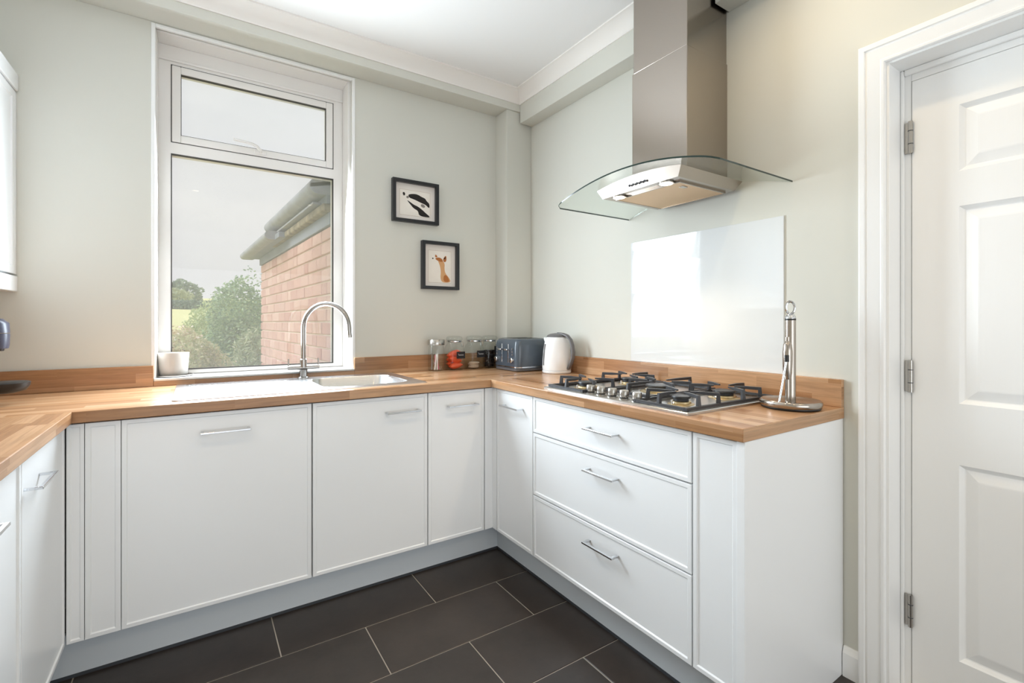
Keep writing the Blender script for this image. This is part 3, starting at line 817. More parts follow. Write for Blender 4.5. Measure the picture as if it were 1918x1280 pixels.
def grate(y0, y1, x0, x1, centers):
    """pan support: a low frame on the plate, upright legs and fingers reaching over each burner"""
    mb = MB(); w = 0.011
    zf = gz + 0.0035
    zb = zf + 0.010; zt = gz + 0.047
    mb.box(x0, x1, y0, y0 + w, zf, zb); mb.box(x0, x1, y1 - w, y1, zf, zb)
    mb.box(x0, x0 + w, y0 + w, y1 - w, zf, zb); mb.box(x1 - w, x1, y0 + w, y1 - w, zf, zb)
    for px, py in ((x0 + 0.012, y0 + 0.012), (x1 - 0.012, y0 + 0.012), (x0 + 0.012, y1 - 0.012), (x1 - 0.012, y1 - 0.012)):
        mb.box(px - 0.006, px + 0.006, py - 0.006, py + 0.006, gz + 0.0004, zf)
    def finger(ax, ay, bx, by):
        # tapered leg then a finger that thins towards the tip
        a = Vector((ax, ay, zb - 0.002)); t_ = Vector((ax, ay, zt)); d = Vector((bx - ax, by - ay, 0)); L = d.length; d.normalize(); s_ = Vector((-d.y, d.x, 0))
        q = lambda c, hw, zlo, zhi: [c + s_ * hw + Vector((0, 0, zhi)), c - s_ * hw + Vector((0, 0, zhi)), c - s_ * hw + Vector((0, 0, zlo)), c + s_ * hw + Vector((0, 0, zlo))]
        base = Vector((ax, ay, 0)); tip = Vector((bx, by, 0))
        mb.skin([[base + s_ * 0.006 - d * 0.006 + Vector((0, 0, zb - 0.002)), base - s_ * 0.006 - d * 0.006 + Vector((0, 0, zb - 0.002)), base - s_ * 0.006 + d * 0.009 + Vector((0, 0, zb - 0.002)), base + s_ * 0.006 + d * 0.009 + Vector((0, 0, zb - 0.002))],
                 [base + s_ * 0.0045 - d * 0.002 + Vector((0, 0, zt)), base - s_ * 0.0045 - d * 0.002 + Vector((0, 0, zt)), base - s_ * 0.0045 + d * 0.008 + Vector((0, 0, zt)), base + s_ * 0.0045 + d * 0.008 + Vector((0, 0, zt))]])
        mb.skin([q(base, 0.0045, zt - 0.011, zt), q(base + d * L * 0.5, 0.0045, zt - 0.010, zt + 0.001), q(tip, 0.0035, zt - 0.006, zt - 0.001)])
    for cx, cy, r in centers:
        hx = min(0.055, r * 1.6)
        for s in (-1, 1):
            finger(cx + s * hx, y0 + w / 2, cx + s * r * 0.45, cy - r * 0.75)
            finger(cx + s * hx, y1 - w / 2, cx + s * r * 0.45, cy + r * 0.75)
    if len(centers) == 1 or True:
        c0 = min(centers); c1 = max(centers)
        finger(x0 + w / 2, c0[1], c0[0] - c0[2] * 0.8, c0[1])
        finger(x1 - w / 2, c1[1], c1[0] + c1[2] * 0.8, c1[1])
    return mb.build('pan_support', M['iron'], hob, bevel=0.0008, seg=1)
grate(-1.127, -0.905, 0.042, 0.546, [(0.163, -1.012, 0.034), (0.415, -1.012, 0.040)])
grate(-0.889, -0.656, 0.150, 0.546, [(0.340, YC, 0.055)])
grate(-0.640, -0.418, 0.042, 0.546, [(0.163, -0.533, 0.040), (0.415, -0.533, 0.034)])
for yk in (-0.648, -0.708, -0.768, -0.828, -0.890):
    ko = MB().lathe([(0.0215, 0.0), (0.0215, 0.003), (0.019, 0.004)], (0.078, yk, gz + 0.0003), 26).build('knob_skirt', M['nickel'], hob, smooth=True, sharp=40)
    MB().lathe([(0.0155, 0.0042), (0.0155, 0.008)], (0.078, yk, gz), 26).build('knob_gap', M['black'], ko)
    MB().lathe([(0.0178, 0.008), (0.0182, 0.010), (0.0172, 0.030), (0.0160, 0.0325), (0.008, 0.033)], (0.078, yk, gz), 26).build('knob', M['nickel'], ko, smooth=True, sharp=40)

# ------------------------------------------------------------------ extractor hood
HC = -0.765
hd = thing('extractor_hood', 'steel chimney extractor hood with a curved glass canopy', 'extractor hood', (0.45, HC, 1.72))
MB().box(0.338, WX - 0.0008, -0.906, -0.627, 1.765, 2.272).build('lower_chimney', M['steel'], hd, bevel=0.003)
MB().box(0.342, WX - 0.0008, -0.9025, -0.6305, 2.272, CZ - 0.0008).build('upper_chimney', M['steel'], hd, bevel=0.003)
def arch_z(y):
    s = (y - HC) / 0.4025
    return 1.784 - 0.066 * s * s
# canopy: bent glass, rounded front corners
GX = 0.122; GR = 0.05
prof = []
N = 48
topv, botv = [], []
for i in range(N + 1):
    y = HC + 0.4025 - 0.805 * i / N
    e = min(i, N - i) * 0.805 / N
    xf = GX + (GR - math.sqrt(max(0.0, GR * GR - (GR - e) ** 2)) if e < GR else 0.0) * 0.6
    prof.append((y, xf))
mb = MB(); tk = 0.006
rows = []
for y, xf in prof:
    z = arch_z(y)
    rows.append([(xf, y, z), (xf, y, z + tk), (WX - 0.002, y, z + tk), (WX - 0.002, y, z)])
ids = [mb.loop(r) for r in rows]
for a, c in zip(ids, ids[1:]):
    mb.mi = 1; mb.face(a[0], a[1], c[1], c[0])
    mb.mi = 0; mb.face(a[2], a[3], c[3], c[2]); mb.face(a[1], a[2], c[2], c[1]); mb.face(a[3], a[0], c[0], c[3])
mb.mi = 1; mb.face(*reversed(ids[0])); mb.face(*ids[-1])
# the chimney passes through: the glass stops at it, so cut the middle by building it behind in two wings plus a front strip
mb.build('glass_canopy', [M['hood_glass'], M['hood_edge']], hd, smooth=True, sharp=30)
# steel tray under the glass, top follows the bend
B0, B1 = -0.980, -0.550
def tray_loops():
    L = []
    n = 24
    for i in range(n + 1):
        y = B0 + (B1 - B0) * i / n
        s = (y - HC) / (0.5 * (B1 - B0))
        yb = HC + (y - HC) * 0.9
        xf = 0.205 - 0.0 * s * s
        L.append([(xf, y, arch_z(y) - 0.0008), (xf + 0.012, yb, 1.728), (0.568, yb, 1.728), (0.590, y, arch_z(y) - 0.0008)])
    return L
mb = MB(); mb.skin(tray_loops()); mb.build('tray', M['steel'], hd, smooth=True, sharp=25)
MB().box(0.268, 0.545, -0.925, -0.610, 1.7225, 1.7278).build('grease_filter', M['filter'], hd, bevel=0.0015)
fo = [c for c in hd.children if c.name.startswith('grease_filter')][0]
MB().box(0.315, 0.345, -0.905, -0.885, 1.7200, 1.7224).build('filter_catch', M['nickel'], fo, bevel=0.001)
fs = MB()
fs.cells([0.262, 0.268, 0.545, 0.551], [-0.931, -0.925, -0.610, -0.604], lambda x, y: not (0.268 < x < 0.545 and -0.925 < y < -0.610), MAPZ, 1.7215, 1.7279)
fs.build('filter_rim', M['steel'], hd)
for yl in (-0.643, -0.885):
    lo = MB().lathe([(0.030, 0.0), (0.030, 0.0045), (0.026, 0.0055)], (0.242, yl, 1.7223), 26).build('lamp', M['nickel'], hd, smooth=True, sharp=40)
    MB().lathe([(0.024, -0.0008), (0.024, 0.001)], (0.242, yl, 1.7222), 26).build('lamp_lens', M['lamp_warm'], lo)
    L = bpy.data.lights.new('hood_lamp', 'SPOT'); L.energy = 6; L.color = (1.0, 0.82, 0.6); L.spot_size = math.radians(100); L.spot_blend = 0.55; L.shadow_soft_size = 0.025
    lo2 = bpy.data.objects.new('hood_lamp_light', L); COL.objects.link(lo2); lo2.parent = lo; lo2.location = (0, 0, -0.012)
for i in range(5):
    yb = -0.735 - 0.0195 * i
    m = MB().lathe([(0.0048, 0.0), (0.0048, 0.004), (0.004, 0.005)], (0, 0, 0), 14)
    m.v = [(0.2082 - z, yb + x, 1.7455 + y) for x, y, z in m.v]
    m.build('button', M['black'], hd, smooth=True, sharp=40)
# splashback
tag(MB().box(WX - 0.0068, WX - 0.0006, -1.137, -0.379, UZ + 0.0005, 1.600).build('splashback', M['splash'], bevel=0.001), 'glossy white glass splashback above the hob', 'splashback')

# ------------------------------------------------------------------ pictures
def picture(label, x0, x1, z0, z1, parts, border):
    yb, yf = WY - 0.0006, WY - 0.032
    t = thing('framed_picture', label, 'picture', ((x0 + x1) / 2, yb, z0))
    w = 0.019
    fm = MB(); fm.cells([x0, x0 + w, x1 - w, x1], [z0, z0 + w, z1 - w, z1], lambda x, z: not (x0 + w < x < x1 - w and z0 + w < z < z1 - w), MAPY, yf, yb)
    fm.build('frame', M['black_wood'], t, bevel=0.001)
    mo = MB().box(x0 + w, x1 - w, yb - 0.006, yb - 0.001, z0 + w, z1 - w).build('mount', M['mount'], t)
    bx0, bx1, bz0, bz1 = x0 + w + border, x1 - w - border, z0 + w + border * 0.85, z1 - w - border * 1.25
    pp = MB().box(bx0, bx1, yb - 0.0067, yb - 0.0061, bz0, bz1).build('print', M['paper'], t)
    ln_ = MB(); ring(ln_, bx0 - 0.0015, bx1 + 0.0015, bz0 - 0.0015, bz1 + 0.0015, 0.0015, yb - 0.0069, yb - 0.0061); ln_.build('plate_line', M['ink_line'], t)
    W_, H_ = bx1 - bx0, bz1 - bz0
    def soft(pl):
        for _ in range(2):      # round the brush strokes
            pl = [q for i in range(len(pl)) for q in ((0.75 * pl[i][0] + 0.25 * pl[(i + 1) % len(pl)][0], 0.75 * pl[i][1] + 0.25 * pl[(i + 1) % len(pl)][1]), (0.25 * pl[i][0] + 0.75 * pl[(i + 1) % len(pl)][0], 0.25 * pl[i][1] + 0.75 * pl[(i + 1) % len(pl)][1]))]
        return pl
    for i, (nm, mat, poly) in enumerate(parts):
        poly = soft(poly)
        y = yb - 0.0070 - 0.00012 * (i + 1)
        m = MB(); a = m.loop([(bx0 + u * W_, y, bz0 + v * H_) for u, v in poly]); m.face(*a)
        b_ = m.loop([(bx0 + u * W_, y + 0.0001, bz0 + v * H_) for u, v in poly]); m.face(*reversed(b_))
        m.build(nm, M[mat], pp, fix=False)
badger = [('brush_patch', 'ink_black', [(0.26, 0.82), (0.42, 0.88), (0.58, 0.88), (0.72, 0.80), (0.84, 0.76), (0.88, 0.66), (0.98, 0.58), (0.98, 0.36), (0.86, 0.50), (0.72, 0.55), (0.60, 0.60), (0.46, 0.66), (0.30, 0.70)]),
          ('brush_patch', 'ink_black', [(0.22, 0.60), (0.30, 0.56), (0.46, 0.44), (0.58, 0.40), (0.72, 0.30), (0.86, 0.16), (0.98, 0.06), (0.98, 0.00), (0.62, 0.02), (0.60, 0.22), (0.44, 0.30), (0.34, 0.44)]),
          ('brush_patch', 'ink_grey', [(0.22, 0.66), (0.30, 0.68), (0.27, 0.78), (0.20, 0.74)]),
          ('brush_patch', 'ink_grey', [(0.70, 0.52), (0.80, 0.50), (0.84, 0.42), (0.78, 0.36), (0.68, 0.42)]),
          ('brush_patch', 'ink_black', [(0.08, 0.88), (0.15, 0.90), (0.18, 0.80), (0.12, 0.74)])]
fox = [('brush_patch', 'ink_tan', [(0.40, 0.70), (0.62, 0.72), (0.72, 0.60), (0.70, 0.45), (0.74, 0.30), (0.92, 0.16), (1.0, 0.02), (0.60, 0.00), (0.52, 0.15), (0.55, 0.35), (0.50, 0.55)]),
       ('brush_patch', 'ink_rust', [(0.28, 0.76), (0.44, 0.80), (0.60, 0.76), (0.64, 0.66), (0.50, 0.66), (0.36, 0.70)]),
       ('brush_patch', 'ink_rust', [(0.66, 0.22), (0.78, 0.26), (0.90, 0.14), (0.92, 0.03), (0.66, 0.03)]),
       ('brush_patch', 'ink_rust', [(0.62, 0.74), (0.78, 0.90), (0.80, 0.70), (0.70, 0.64)]),
       ('brush_patch', 'ink_black', [(0.66, 0.76), (0.76, 0.85), (0.74, 0.74)]),
       ('brush_patch', 'ink_rust', [(0.28, 0.78), (0.30, 0.90), (0.42, 0.80)]),
       ('brush_patch', 'ink_black', [(0.16, 0.77), (0.22, 0.77), (0.22, 0.73), (0.16, 0.73)])]
picture('black box frame with a badger painting, the upper of two', -0.2955, -0.0075, 1.788, 2.037, badger, 0.030)
picture('black box frame with an orange fox painting, the lower of two', -0.1145, 0.1305, 1.400, 1.691, fox, 0.028)

# ------------------------------------------------------------------ jars with their contents
def clip_jar(label, cx, cy, lab, hh=0.205, r=0.051):
    t = thing('storage_jar', label, 'jar', (cx, cy, HT), 'glass jars by the toaster')
    z = HT + 0.0004
    MB().skin([rrect(cx - r * k, cx + r * k, cy - r * k, cy + r * k, rr, z + h_, 6) for k, rr, h_ in ((0.86, 0.02, 0.0), (0.98, 0.022, 0.006), (1.0, 0.022, 0.02), (1.0, 0.022, 0.125), (0.94, 0.03, 0.145), (0.80, 0.036, 0.158), (0.78, 0.0385, 0.168))], True, True, False).build('glass_body', M['clear_glass'], t, smooth=True, sharp=60)
    MB().lathe([(0.042, 0.168), (0.046, 0.170), (0.046, 0.176), (0.042, 0.178)], (cx, cy, z), 28, False, False).build('wire_collar', M['chrome'], t, smooth=True)
    MB().lathe([(0.047, 0.1795), (0.049, 0.183), (0.049, 0.192), (0.045, 0.200), (0.030, hh), (0.0, hh + 0.001)], (cx, cy, z), 28, True, False).build('glass_lid', M['clear_glass'], t, smooth=True, sharp=60)
    w = MB(); w.tube([(cx + 0.044, cy - 0.015, z + 0.172), (cx + 0.054, cy - 0.015, z + 0.165), (cx + 0.055, cy - 0.012, z + 0.14), (cx + 0.054, cy + 0.012, z + 0.14), (cx + 0.054, cy + 0.015, z + 0.165), (cx + 0.044, cy + 0.015, z + 0.172)], 0.0016, 6)
    w.build('wire_clip', M['chrome'], t, smooth=True)
    if lab:
        u0, u1, za, zb = lab
        yl = cy - r - 0.0012
        lb = MB().box(cx + u0, cx + u1, yl - 0.0008, yl + 0.0006, z + za, z + zb).build('label', M['blackboard'], t, bevel=0.0003)
        sc_ = MB(); n_ = 26
        sc_.tube([(cx + u0 + 0.010 + (u1 - u0 - 0.020) * i / n_, yl - 0.0012, z + (za + zb) / 2 + (0.0035 * math.sin(i * 1.9) + (0.006 if i < 2 else 0))) for i in range(n_ + 1)], 0.0007, 5)
        sc_.build('handwriting', M['chalk'], lb)
    return t
JY = 0.562
jx = lambda u: -1.2334 + (JY + 2.0753) * ((math.sin(YAW) + (u - 964) / 896.57 * math.cos(YAW)) / (math.cos(YAW) - (u - 964) / 896.57 * math.sin(YAW)))
# jar 1: straight glass jar with a screw lid
x1 = jx(817)
t = thing('storage_jar', 'straight glass jar with a silver screw lid', 'jar', (x1, JY, HT), 'glass jars by the toaster')
z = HT + 0.0004
MB().lathe([(0.040, 0.0), (0.046, 0.004), (0.047, 0.012), (0.047, 0.135), (0.044, 0.147), (0.044, 0.153)], (x1, JY, z), 32, True, False).build('glass_body', M['clear_glass'], t, smooth=True, sharp=60)
MB().lathe([(0.049, 0.1535), (0.0495, 0.156), (0.0495, 0.183), (0.047, 0.1865), (0.0, 0.187)], (x1, JY, z), 32, True, False).build('lid', M['nickel'], t, smooth=True, sharp=40)
x2, x3, x4 = jx(851), jx(888), jx(915)
clip_jar('clip-top glass jar holding orange packets', x2, JY, (-0.010, 0.046, 0.070, 0.112))
clip_jar('clip-top glass jar with pale biscuits and a handwritten label', x3, JY, (-0.008, 0.048, 0.072, 0.114))
clip_jar('clip-top glass jar of dark pods hard against the toaster', x4 + 0.006, JY - 0.004, (0.004, 0.049, 0.050, 0.140))
rnd = random.Random(3)
for i in range(9):
    a = rnd.uniform(0, 6.28); rr = rnd.uniform(0.008, 0.03); lean = rnd.uniform(0.004, 0.016)
    px, py = x1 + rr * math.cos(a), JY + rr * math.sin(a)
    s = MB().tube([(px, py, z + 0.008), (px + lean * math.cos(a * 3), py + lean * math.sin(a * 3), z + 0.075 + rnd.uniform(0, 0.03))], 0.0035, 8)
    o = s.build('sweet_stick', [M['pink'], M['mount'], M['ink_grey']][i % 3], smooth=True, sharp=50)
    tag(o, 'thin wrapped sweet stick standing in the screw-lid jar', 'sweet', 'sweet sticks in the jar')
def pillow(cx, cy, cz, hx, hy, hz, tilt):
    mb = MB()
    L = []
    for k in range(9):
        s = -1 + 2 * k / 8; q = (1 - s * s) ** 0.5 * 0.9 + 0.1
        L.append([(cx + s * hx, cy + hy * math.cos(a) * (0.9 + 0.1 * q), cz + tilt * s * hx + hz * q * math.sin(a)) for a in [2 * math.pi * j / 12 for j in range(12)]])
    return mb.skin(L)
for i, (dx, dy, zz, tl) in enumerate(((0.0, -0.018, 0.026, 0.12), (0.002, 0.020, 0.030, -0.15), (-0.004, -0.016, 0.062, -0.2), (0.0, 0.016, 0.068, 0.2), (-0.008, -0.004, 0.098, 0.3))):
    o = pillow(x2 + dx, JY + dy, z + zz, 0.040, 0.021, 0.020, tl).build('snack_packet', M['orange'], smooth=True)
    tag(o, 'bright orange packet inside a clip-top jar', 'packet', 'orange packets in the jar')
for i in range(4):
    o = MB().lathe([(0.030, 0.0), (0.033, 0.002), (0.033, 0.006), (0.029, 0.008)], (x3 - 0.006 + 0.004 * (i % 2), JY - 0.004 + 0.003 * (i % 3), z + 0.008 + 0.0085 * i), 20).build('biscuit', M['biscuit'], smooth=True, sharp=50)
    tag(o, 'pale round biscuit at the bottom of a jar', 'biscuit', 'biscuits in the jar')
for i in range(12):
    a = i * 2.1; lay = i // 3
    o = MB().lathe([(0.011, 0.0), (0.016, 0.020), (0.018, 0.021), (0.018, 0.023), (0.010, 0.025)], (x4 + 0.006 + 0.021 * math.cos(a), JY - 0.004 + 0.021 * math.sin(a), z + 0.008 + 0.027 * lay), 14).build('coffee_pod', M['dark_pod'], smooth=True, sharp=50)
    tag(o, 'dark coffee pod in the jar beside the toaster', 'pod', 'coffee pods in the jar')

# ------------------------------------------------------------------ toaster
t = thing('toaster', 'slate blue four-slice toaster in the corner', 'toaster', (0.44, 0.355, HT))
X0, X1, Y0, Y1 = 0.308, 0.565, 0.222, 0.488
tb = MB()
def tl(q, z, r=0.035): return rrect(X0 + q, X1 - q, Y0 + q, Y1 - q, r, HT + z, 6)
tb.skin([tl(0.0, 0.016), tl(0.0, 0.045), tl(0.002, 0.150), tl(0.006, 0.176), tl(0.016, 0.188, 0.03), tl(0.034, 0.192, 0.02)])
bo = tb.build('body', M['toaster'], t, smooth=True, sharp=60)
MB().skin([tl(0.004, 0.004, 0.033), tl(0.002, 0.0155, 0.034)]).build('base', M['grey_plastic'], t, smooth=True)
MB().skin([tl(-0.0012, 0.022, 0.036), tl(-0.0012, 0.028, 0.036)], True, False, False).build('chrome_band', M['chrome'], t, smooth=True)
for fx in (X0 + 0.03, X1 - 0.03):
    for fy in (Y0 + 0.03, Y1 - 0.03):
        MB().lathe([(0.009, 0.0005), (0.009, 0.004)], (fx, fy, HT), 12).build('foot', M['black'], t)
for k in range(4):
    yy = Y0 + 0.052 + 0.054 * k
    MB().box(X0 + 0.045, X1 - 0.045, yy - 0.012, yy + 0.012, HT + 0.1922, HT + 0.1928).build('bread_slot', M['black'], t)
for yy in (Y0 + 0.098, Y0 + 0.168):
    MB().box(X0 - 0.001, X0 + 0.004, yy - 0.004, yy + 0.004, HT + 0.050, HT + 0.160).build('lever_track', M['chrome'], t, bevel=0.001)
    MB().box(X0 - 0.022, X0 - 0.001, yy - 0.016, yy + 0.016, HT + 0.122, HT + 0.132).build('lever', M['chrome'], t, bevel=0.003)
for yy in (Y0 + 0.052, Y0 + 0.222):
    m = MB().lathe([(0.016, 0.0), (0.015, 0.012), (0.012, 0.014)], (0, 0, 0), 20)
    m.v = [(X0 + 0.0005 - c, yy + a, HT + 0.066 + b) for a, b, c in m.v]
    m.build('dial', M['chrome'], t, smooth=True, sharp=40)
    for zz in (0.098, 0.115, 0.132):
        m = MB().lathe([(0.006, 0.0), (0.006, 0.003)], (0, 0, 0), 12)
        m.v = [(X0 + 0.001 - c, yy + a, HT + zz + b) for a, b, c in m.v]
        m.build('button', M['grey_plastic'], t)

# ------------------------------------------------------------------ kettle
KX, KY = 0.487, 0.082
t = thing('kettle', 'white jug kettle with a grey handle between toaster and hob', 'kettle', (KX, KY, HT))
MB().lathe([(0.080, 0.0005), (0.083, 0.004), (0.083, 0.014), (0.080, 0.016)], (KX, KY, HT), 40).build('power_base', M['kettle'], t, smooth=True, sharp=50)
kb = MB().lathe([(0.081, 0.0175), (0.083, 0.030), (0.082, 0.070), (0.077, 0.130), (0.069, 0.180), (0.060, 0.203), (0.050, 0.212)], (KX, KY, HT), 48)
kb.build('body', M['kettle'], t, smooth=True, sharp=60)
MB().lathe([(0.0595, 0.2045), (0.054, 0.215), (0.036, 0.2235), (0.012, 0.227), (0.0, 0.2272)], (KX, KY, HT), 40, True, False).build('lid', M['grey_plastic'], t, smooth=True, sharp=60)
# handle: broad strap from the lid down the side that faces the room
hdir = Vector((0.833, -0.553, 0)) * 0.74 + Vector((-0.553, -0.833, 0)) * 0.68
hdir.normalize(); sdir = Vector((-hdir.y, hdir.x, 0))
prof_h = [(0.010, 0.224), (0.045, 0.222), (0.076, 0.212), (0.098, 0.190), (0.110, 0.158), (0.115, 0.122), (0.112, 0.090), (0.102, 0.062), (0.090, 0.040), (0.081, 0.026)]
L = []
for i, (d_, z_) in enumerate(prof_h):
    a = prof_h[max(i - 1, 0)]; b_ = prof_h[min(i + 1, len(prof_h) - 1)]
    tn = Vector((b_[0] - a[0], b_[1] - a[1])).normalized(); nn = Vector((-tn.y, tn.x))
    hw = 0.014; ht = 0.008
    ring_ = []
    for k in range(12):
        aa = 2 * math.pi * k / 12
        off_s = hw * math.copysign(abs(math.cos(aa)) ** 0.6, math.cos(aa)); off_n = ht * math.copysign(abs(math.sin(aa)) ** 0.6, math.sin(aa))
        dd = d_ + nn.x * off_n; zz = z_ + nn.y * off_n
        ring_.append((KX + hdir.x * dd + sdir.x * off_s, KY + hdir.y * dd + sdir.y * off_s, HT + zz))
    L.append(ring_)
MB().skin(L).build('handle', M['grey_plastic'], t, smooth=True, sharp=60)
sp = MB(); sd_ = -hdir; 
L = []
for d_, z_, w_, h_ in ((0.052, 0.165, 0.022, 0.030), (0.075, 0.180, 0.017, 0.020), (0.088, 0.192, 0.010, 0.010)):
    c_ = Vector((KX, KY, HT + z_)) + sd_ * d_
    L.append([c_ + sdir * w_ * math.cos(q) + Vector((0, 0, h_ * math.sin(q))) for q in [2 * math.pi * k / 14 for k in range(14)]])
sp.skin(L).build('spout', M['kettle'], t, smooth=True, sharp=60)
# water gauge on the left flank
gd = (-Vector((0.833, -0.553, 0)) * 0.93 + Vector((-0.553, -0.833, 0)) * 0.36).normalized(); gs = Vector((-gd.y, gd.x, 0))
L = []
for z_, r_ in ((0.045, 0.0822), (0.085, 0.0808), (0.125, 0.0772), (0.165, 0.0715)):
    L.append([Vector((KX, KY, HT + z_)) + gd * (r_ + 0.0022) + gs * 0.006, Vector((KX, KY, HT + z_)) + gd * (r_ + 0.0022) - gs * 0.006, Vector((KX, KY, HT + z_)) + gd * (r_ - 0.004) - gs * 0.007, Vector((KX, KY, HT + z_)) + gd * (r_ - 0.004) + gs * 0.007])
MB().skin(L).build('water_gauge', M['grey_plastic'], t)

# ------------------------------------------------------------------ kitchen roll holder
t = thing('roll_holder', 'empty steel kitchen roll holder at the worktop end', 'roll holder', (0.443, -1.2395, HT))
cx_, cy_ = 0.443, -1.2395
MB().lathe([(0.086, 0.0005), (0.090, 0.004), (0.090, 0.008)], (cx_, cy_, HT), 44).build('rubber_foot', M['black'], t, smooth=True, sharp=40)
MB().lathe([(0.0905, 0.0082), (0.094, 0.013), (0.094, 0.024), (0.090, 0.028), (0.082, 0.026), (0.068, 0.020), (0.0, 0.020)], (cx_, cy_, HT), 44, True, False).build('base_dish', M['steel'], t, smooth=True, sharp=50)
MB().tube([(cx_, cy_, HT + 0.0202), (cx_, cy_, 1.206)], 0.0165, 24).build('pole', M['steel'], t, smooth=True, sharp=50)
MB().lathe([(0.0168, 0.0), (0.0168, 0.006)], (cx_, cy_, 1.206), 24).build('black_band', M['black'], t, smooth=True, sharp=50)
MB().lathe([(0.0165, 0.0), (0.0165, 0.006), (0.011, 0.014)], (cx_, cy_, 1.212), 24).build('pole_cap', M['chrome'], t, smooth=True, sharp=50)
toc = (Vector((-1.2334, -2.0753, 0)) - Vector((cx_, cy_, 0))).normalized(); rr_ = Vector((-toc.y, toc.x, 0))
lp = [Vector((cx_, cy_, 1.249)) + rr_ * 0.0125 * math.cos(a) + Vector((0, 0, 0.021 * math.sin(a))) for a in [2 * math.pi * i / 28 for i in range(29)]]
MB().tube(lp, 0.0042, 10, False).build('top_loop', M['chrome'], t, smooth=True)
fwd = -toc
ac = Vector((cx_, cy_, 0)) - fwd * 0.021 - rr_ * 0.0085
MB().tube([ac + Vector((0, 0, z_)) for z_ in (HT + 0.024, 1.02, 1.15)], 0.0075, 14).build('spring_arm', M['steel'], t, smooth=True, sharp=50)
slv = MB().tube([ac - fwd * 0.004 + Vector((0, 0, z_)) for z_ in (1.008, 1.03, 1.06, 1.10, 1.125, 1.136)], [0.009, 0.0135, 0.015, 0.0155, 0.013, 0.007], 18).build('arm_sleeve', M['steel'], t, smooth=True, sharp=60)
pa = ac - fwd * 0.020 - rr_ * 0.002 + Vector((0, 0, 1.078)); pb = Vector((cx_, cy_, 0)) - fwd * 0.060 - rr_ * 0.032 + Vector((0, 0, HT + 0.025))
MB().tube([pb, pa], 0.0036, 10).build('tension_rod', M['chrome'], t, smooth=True, sharp=50)
MB().tube([pa - Vector((0, 0, 0.010)), pa + Vector((0, 0, 0.012))], 0.0068, 12).build('pivot_cap', M['black'], t, smooth=True, sharp=50)

# ------------------------------------------------------------------ plant pot on the sill
px_, py_ = -1.327, 0.705
t = thing('plant_pot', 'small cream ceramic pot on a tray on the sill', 'pot', (px_, py_, WZ0))
MB().lathe([(0.070, 0.0004), (0.076, 0.003), (0.077, 0.008), (0.074, 0.008), (0.070, 0.005), (0.0, 0.005)], (px_ + 0.003, py_, WZ0), 36, True, False).build('saucer', M['nickel'], t, smooth=True, sharp=40)
MB().lathe([(0.052, 0.0055), (0.056, 0.009), (0.063, 0.108), (0.0625, 0.111), (0.060, 0.110), (0.055, 0.03), (0.0, 0.03)], (px_, py_, WZ0), 40, True, False).build('pot_body', M['pot'], t, smooth=True, sharp=50)

# ------------------------------------------------------------------ coffee machine, mostly outside the left edge
t = thing('coffee_machine', 'dark indigo capsule coffee machine at the left picture edge', 'coffee machine', (-1.93, 0.3, HT))
MB().skin([rrect(-2.12, -1.93, 0.23, 0.37, 0.05, HT + z_, 6) for z_ in (0.0005, 0.20)] + [rrect(-2.11, -1.94, 0.24, 0.36, 0.05, HT + 0.225, 6)]).build('body', M['coffee'], t, smooth=True, sharp=50)
MB().skin([rrect(-2.02 , -1.786, 0.262, 0.338, 0.03, 1.108, 6), rrect(-2.03, -1.783, 0.258, 0.342, 0.034, 1.120, 6), rrect(-2.03, -1.782, 0.256, 0.344, 0.036, 1.160, 6)]).build('capsule_holder', M['coffee'], t, smooth=True, sharp=50)
MB().skin([rrect(-2.04, -1.782, 0.256, 0.344, 0.036, 1.1625, 6), rrect(-2.04, -1.784, 0.256, 0.344, 0.036, 1.196, 6), rrect(-2.03, -1.80, 0.264, 0.336, 0.03, 1.212, 6)]).build('head', M['coffee'], t, smooth=True, sharp=50)
MB().lathe([(0.020, 0.0), (0.022, 0.008)], (-1.815, 0.3, 1.0995), 20).build('nozzle', M['black'], t, smooth=True, sharp=50)
MB().lathe([(0.030, 0.952 - HT), (0.056, 0.960 - HT), (0.066, 0.976 - HT), (0.068, 0.988 - HT), (0.064, 0.990 - HT), (0.0, 0.990 - HT)], (-1.796, 0.3, HT), 36, True, False).build('drip_tray', M['black'], t, smooth=True, sharp=50)
MB().box(-1.94, -1.85, 0.275, 0.325, 0.955, 0.978).build('tray_arm', M['black'], t, bevel=0.004)

# ------------------------------------------------------------------ ceiling downlights (out of frame)
DL = [(0.12, -1.32, 'recessed ceiling downlight nearest the hood'), (-1.25, -1.30, 'recessed ceiling downlight above the left run'), (-0.05, -2.75, 'recessed ceiling downlight by the rear wall, door side'), (-1.25, -2.75, 'recessed ceiling downlight by the rear wall, left side')]
for dx_, dy_, lb in DL:
    t = thing('ceiling_downlight', lb, 'downlight', (dx_, dy_, CZ), 'ceiling downlights')
    MB().lathe([(0.034, -0.0005), (0.044, -0.0005), (0.045, -0.004), (0.036, -0.006), (0.034, -0.004)], (dx_, dy_, CZ), 28, False, False).build('bezel', M['chrome'], t, smooth=True)
    le_ = MB().lathe([(0.033, -0.003), (0.033, -0.001)], (dx_, dy_, CZ), 28).build('lens', M['lamp_warm'], t)
    L = bpy.data.lights.new('downlight', 'SPOT'); L.energy = 12; L.color = (1.0, 0.74, 0.42); L.spot_size = math.radians(155); L.spot_blend = 0.7; L.shadow_soft_size = 0.035
    lo2 = bpy.data.objects.new('downlight_light', L); COL.objects.link(lo2); lo2.parent = t; lo2.location = (0, 0, -0.02)

